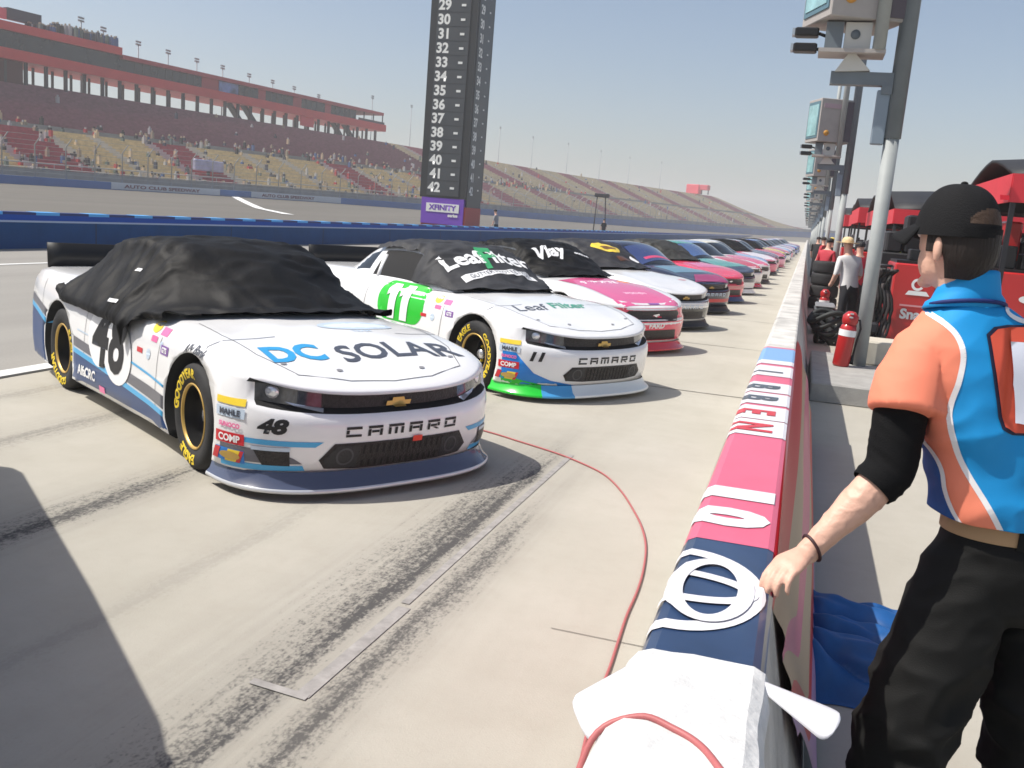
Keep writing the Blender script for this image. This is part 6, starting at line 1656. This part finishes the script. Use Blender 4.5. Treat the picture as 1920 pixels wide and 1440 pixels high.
# black elbow sleeve
b = MB(); limb(b, [SHL.lerp(ELB, .50), SHL.lerp(ELB, .75), ELB + Vector((-.002, 0, .0)), ELB.lerp(WRI, .16)], [.066, .064, .062, .0605], seg=24)
me = remesh(b, .006, 2, lambda c, n: .0022 * (1 - abs(noise.noise(Vector((c.x * 8, c.y * 8, c.z * 34 + c.x * 20)))) * 2.2)); AX = (WRI - ELB).normalized(); EE = ELB.lerp(WRI, .15)
bm = bmesh.new(); bm.from_mesh(me); cut_plane(bm, lambda c: abs((c - EE).dot(AX) - .022) < .05, EE + AX * .022, AX); bmesh.ops.delete(bm, geom=[f for f in bm.faces if (f.calc_center_median() - EE).dot(AX) > .022], context='FACES'); bm.to_mesh(me); bm.free()
put('arm_sleeve', me, mat('sleeve_black', (.0065, .0065, .007), .85, spec=.12, bump=.25, bscale=260), man)
br = MB(); wq = ELB.lerp(WRI, .93); u1 = AX.cross(Vector((0, 0, 1))).normalized(); u2 = AX.cross(u1); br.tube([wq + u1 * (.0335 * math.cos(a)) + u2 * (.0335 * math.sin(a)) + AX * (.012 * math.sin(a)) for a in [2 * PI * k / 30 for k in range(31)]], .0042, seg=8, caps=False); rel(br).build('bracelet', mat('bracelet_maroon', (.045, .016, .018), .5), man)
# ---- trousers, belt, shoes
b = MB(); rows = []
for z, cx, cy, w_, d_ in ((1.040, .604, 2.656, .172, .125), (1.0, .606, 2.656, .180, .135), (.93, .606, 2.657, .188, .145), (.86, .604, 2.657, .186, .140), (.82, .602, 2.657, .165, .120)):
    rows.append([Vector((cx, cy, z)) + LF * (w_ * math.cos(a)) + F_ * (d_ * math.sin(a)) for a in [2 * PI * k / 40 for k in range(40)]])
b.grid(rows, closed=True, caps=True)
limb(b, [(.525, 2.62, .93), (.475, 2.585, .74), (.418, 2.53, .54), (.395, 2.50, .40), (.40, 2.56, .22), (.405, 2.60, .09)], [.118, .122, .112, .104, .096, .088], seg=28)
limb(b, [(.69, 2.70, .93), (.715, 2.70, .74), (.738, 2.69, .54), (.745, 2.70, .40), (.75, 2.74, .22), (.755, 2.76, .09)], [.118, .118, .108, .100, .092, .085], seg=28)
def trouser_fold(c, n):
    q = Vector((c.x * 6 + c.z * 4, c.y * 6, c.z * 10 - c.x * 6)); q2 = Vector((c.x * 10 - c.z * 8, c.y * 10, c.z * 12))
    k = .4 + .6 * math.exp(-((c.z - .52) / .22) ** 2)
    return .017 * k * (1 - abs(noise.noise(q)) * 2.4) + .009 * k * (1 - abs(noise.noise(q2)) * 2.4)
me = remesh(b, .0085, 3, trouser_fold); TRM = mat('trousers_black', (.0080, .0080, .0075), .75, spec=.2, bump=.15, bscale=320)
tro = put('trousers', me, TRM, man)
bt = MB(); rows = []
for i in range(3): rows.append([Vector((.603, 2.656, 1.034 + .022 * i)) + LF * (.183 * math.cos(a)) + F_ * (.137 * math.sin(a)) for a in [2 * PI * k / 48 for k in range(48)]])
bt.grid(rows, closed=True); rel(bt); o = bt.build('belt', mat('belt_tan', (.40, .25, .13), .6), man)
lp = MB()
for a in (R(215), R(250), R(290)):
    q = Vector((.603, 2.656, 0)) + LF * (.186 * math.cos(a)) + F_ * (.140 * math.sin(a)); lp.box((q.x - .008, q.y - .004, 1.028), (q.x + .008, q.y + .004, 1.078))
rel(lp).build('belt_loop', TRM, tro)
for cx, cy in ((.40, 2.60), (.755, 2.76)):
    b = MB(); limb(b, [Vector((cx, cy, .045)) - F_ * .06, Vector((cx, cy, .05)) + F_ * .05, Vector((cx, cy, .035)) + F_ * .17], [.043, .045, .034], seg=14); limb(b, [(cx, cy, .14), (cx, cy, .05)], [.042, .046])
    me = remesh(b, .008, 2); 
    for v in me.vertices: v.co.z = max(.002, v.co.z)
    put('shoe', me, mat('shoe_black', (.02, .02, .022), .5), man)
# ------------------------------------------------------------------ camera, sky, sun
def setup_view():
    f, vp, roll, h = 1760.0, (1515, 445), 0.081, 1.75
    v = Vector(((vp[0] - 960) / f, (vp[1] - 720) / f, 1)).normalized()
    q = Vector(((vp[0] - 960 - 500) / f, (vp[1] - 720 - 500 * roll) / f, 1))
    Z = q.cross(v).normalized()
    if Z.y > 0: Z = -Z
    Y = v; X = Y.cross(Z)
    if X.x < 0: X = -X
    # columns: camera axes (right, up, back) in world coordinates
    M = Matrix(((X.x, -X.y, -X.z), (Y.x, -Y.y, -Y.z), (Z.x, -Z.y, -Z.z)))
    cam = bpy.data.cameras.new('camera'); o = bpy.data.objects.new('camera', cam); COL.objects.link(o)
    cam.sensor_width = 36; cam.lens = 36 * f / 1920; cam.clip_start = 0.05; cam.clip_end = 6000
    o.matrix_world = Matrix.Translation((0, 0, h)) @ M.to_4x4()
    sc.camera = o
setup_view()
SUN_DIR = Vector((0.64, 0.22, -1.0)).normalized()     # light travels this way
sun = bpy.data.lights.new('sun', 'SUN'); so = bpy.data.objects.new('sun', sun); COL.objects.link(so)
sun.energy = 4.0; sun.angle = R(0.5); sun.color = (1.0, 0.955, 0.88)
so.rotation_euler = SUN_DIR.to_track_quat('-Z', 'Y').to_euler()
w = bpy.data.worlds.new('World'); sc.world = w; w.use_nodes = True
nt = w.node_tree; bg = nt.nodes['Background']
sky = nt.nodes.new('ShaderNodeTexSky'); sky.sky_type = 'NISHITA'; sky.sun_disc = False
sky.sun_elevation = math.asin(-SUN_DIR.z); sky.sun_rotation = math.atan2(-SUN_DIR.x, -SUN_DIR.y)
sky.air_density = 1.0; sky.dust_density = 3.2; sky.ozone_density = 1.0; sky.altitude = 300
nt.links.new(sky.outputs['Color'], bg.inputs['Color']); bg.inputs['Strength'].default_value = 0.098
vs = sc.view_settings; vs.view_transform = 'Standard'; vs.look = 'None'; vs.gamma = 1; vs.use_curve_mapping = False; vs.exposure = 0.46
hz = MB(); hz.box((-900, -220, -1), (900, 1350, 48)); hm_ = bpy.data.materials.new('haze_air'); hm_.use_nodes = True
nt = hm_.node_tree; nt.nodes.remove(nt.nodes['Principled BSDF']); pv = nt.nodes.new('ShaderNodeVolumePrincipled'); nt.links.new(pv.outputs['Volume'], nt.nodes['Material Output'].inputs['Volume'])
pv.inputs['Color'].default_value = (.95, .955, .96, 1); pv.inputs['Density'].default_value = .00085; pv.inputs['Anisotropy'].default_value = .2
tag(hz.build('haze', hm_), kind='stuff')
sc.cycles.volume_bounces = 1
sc.cycles.use_denoising = True
sc.cycles.max_bounces = 6; sc.cycles.filter_width = 1.6
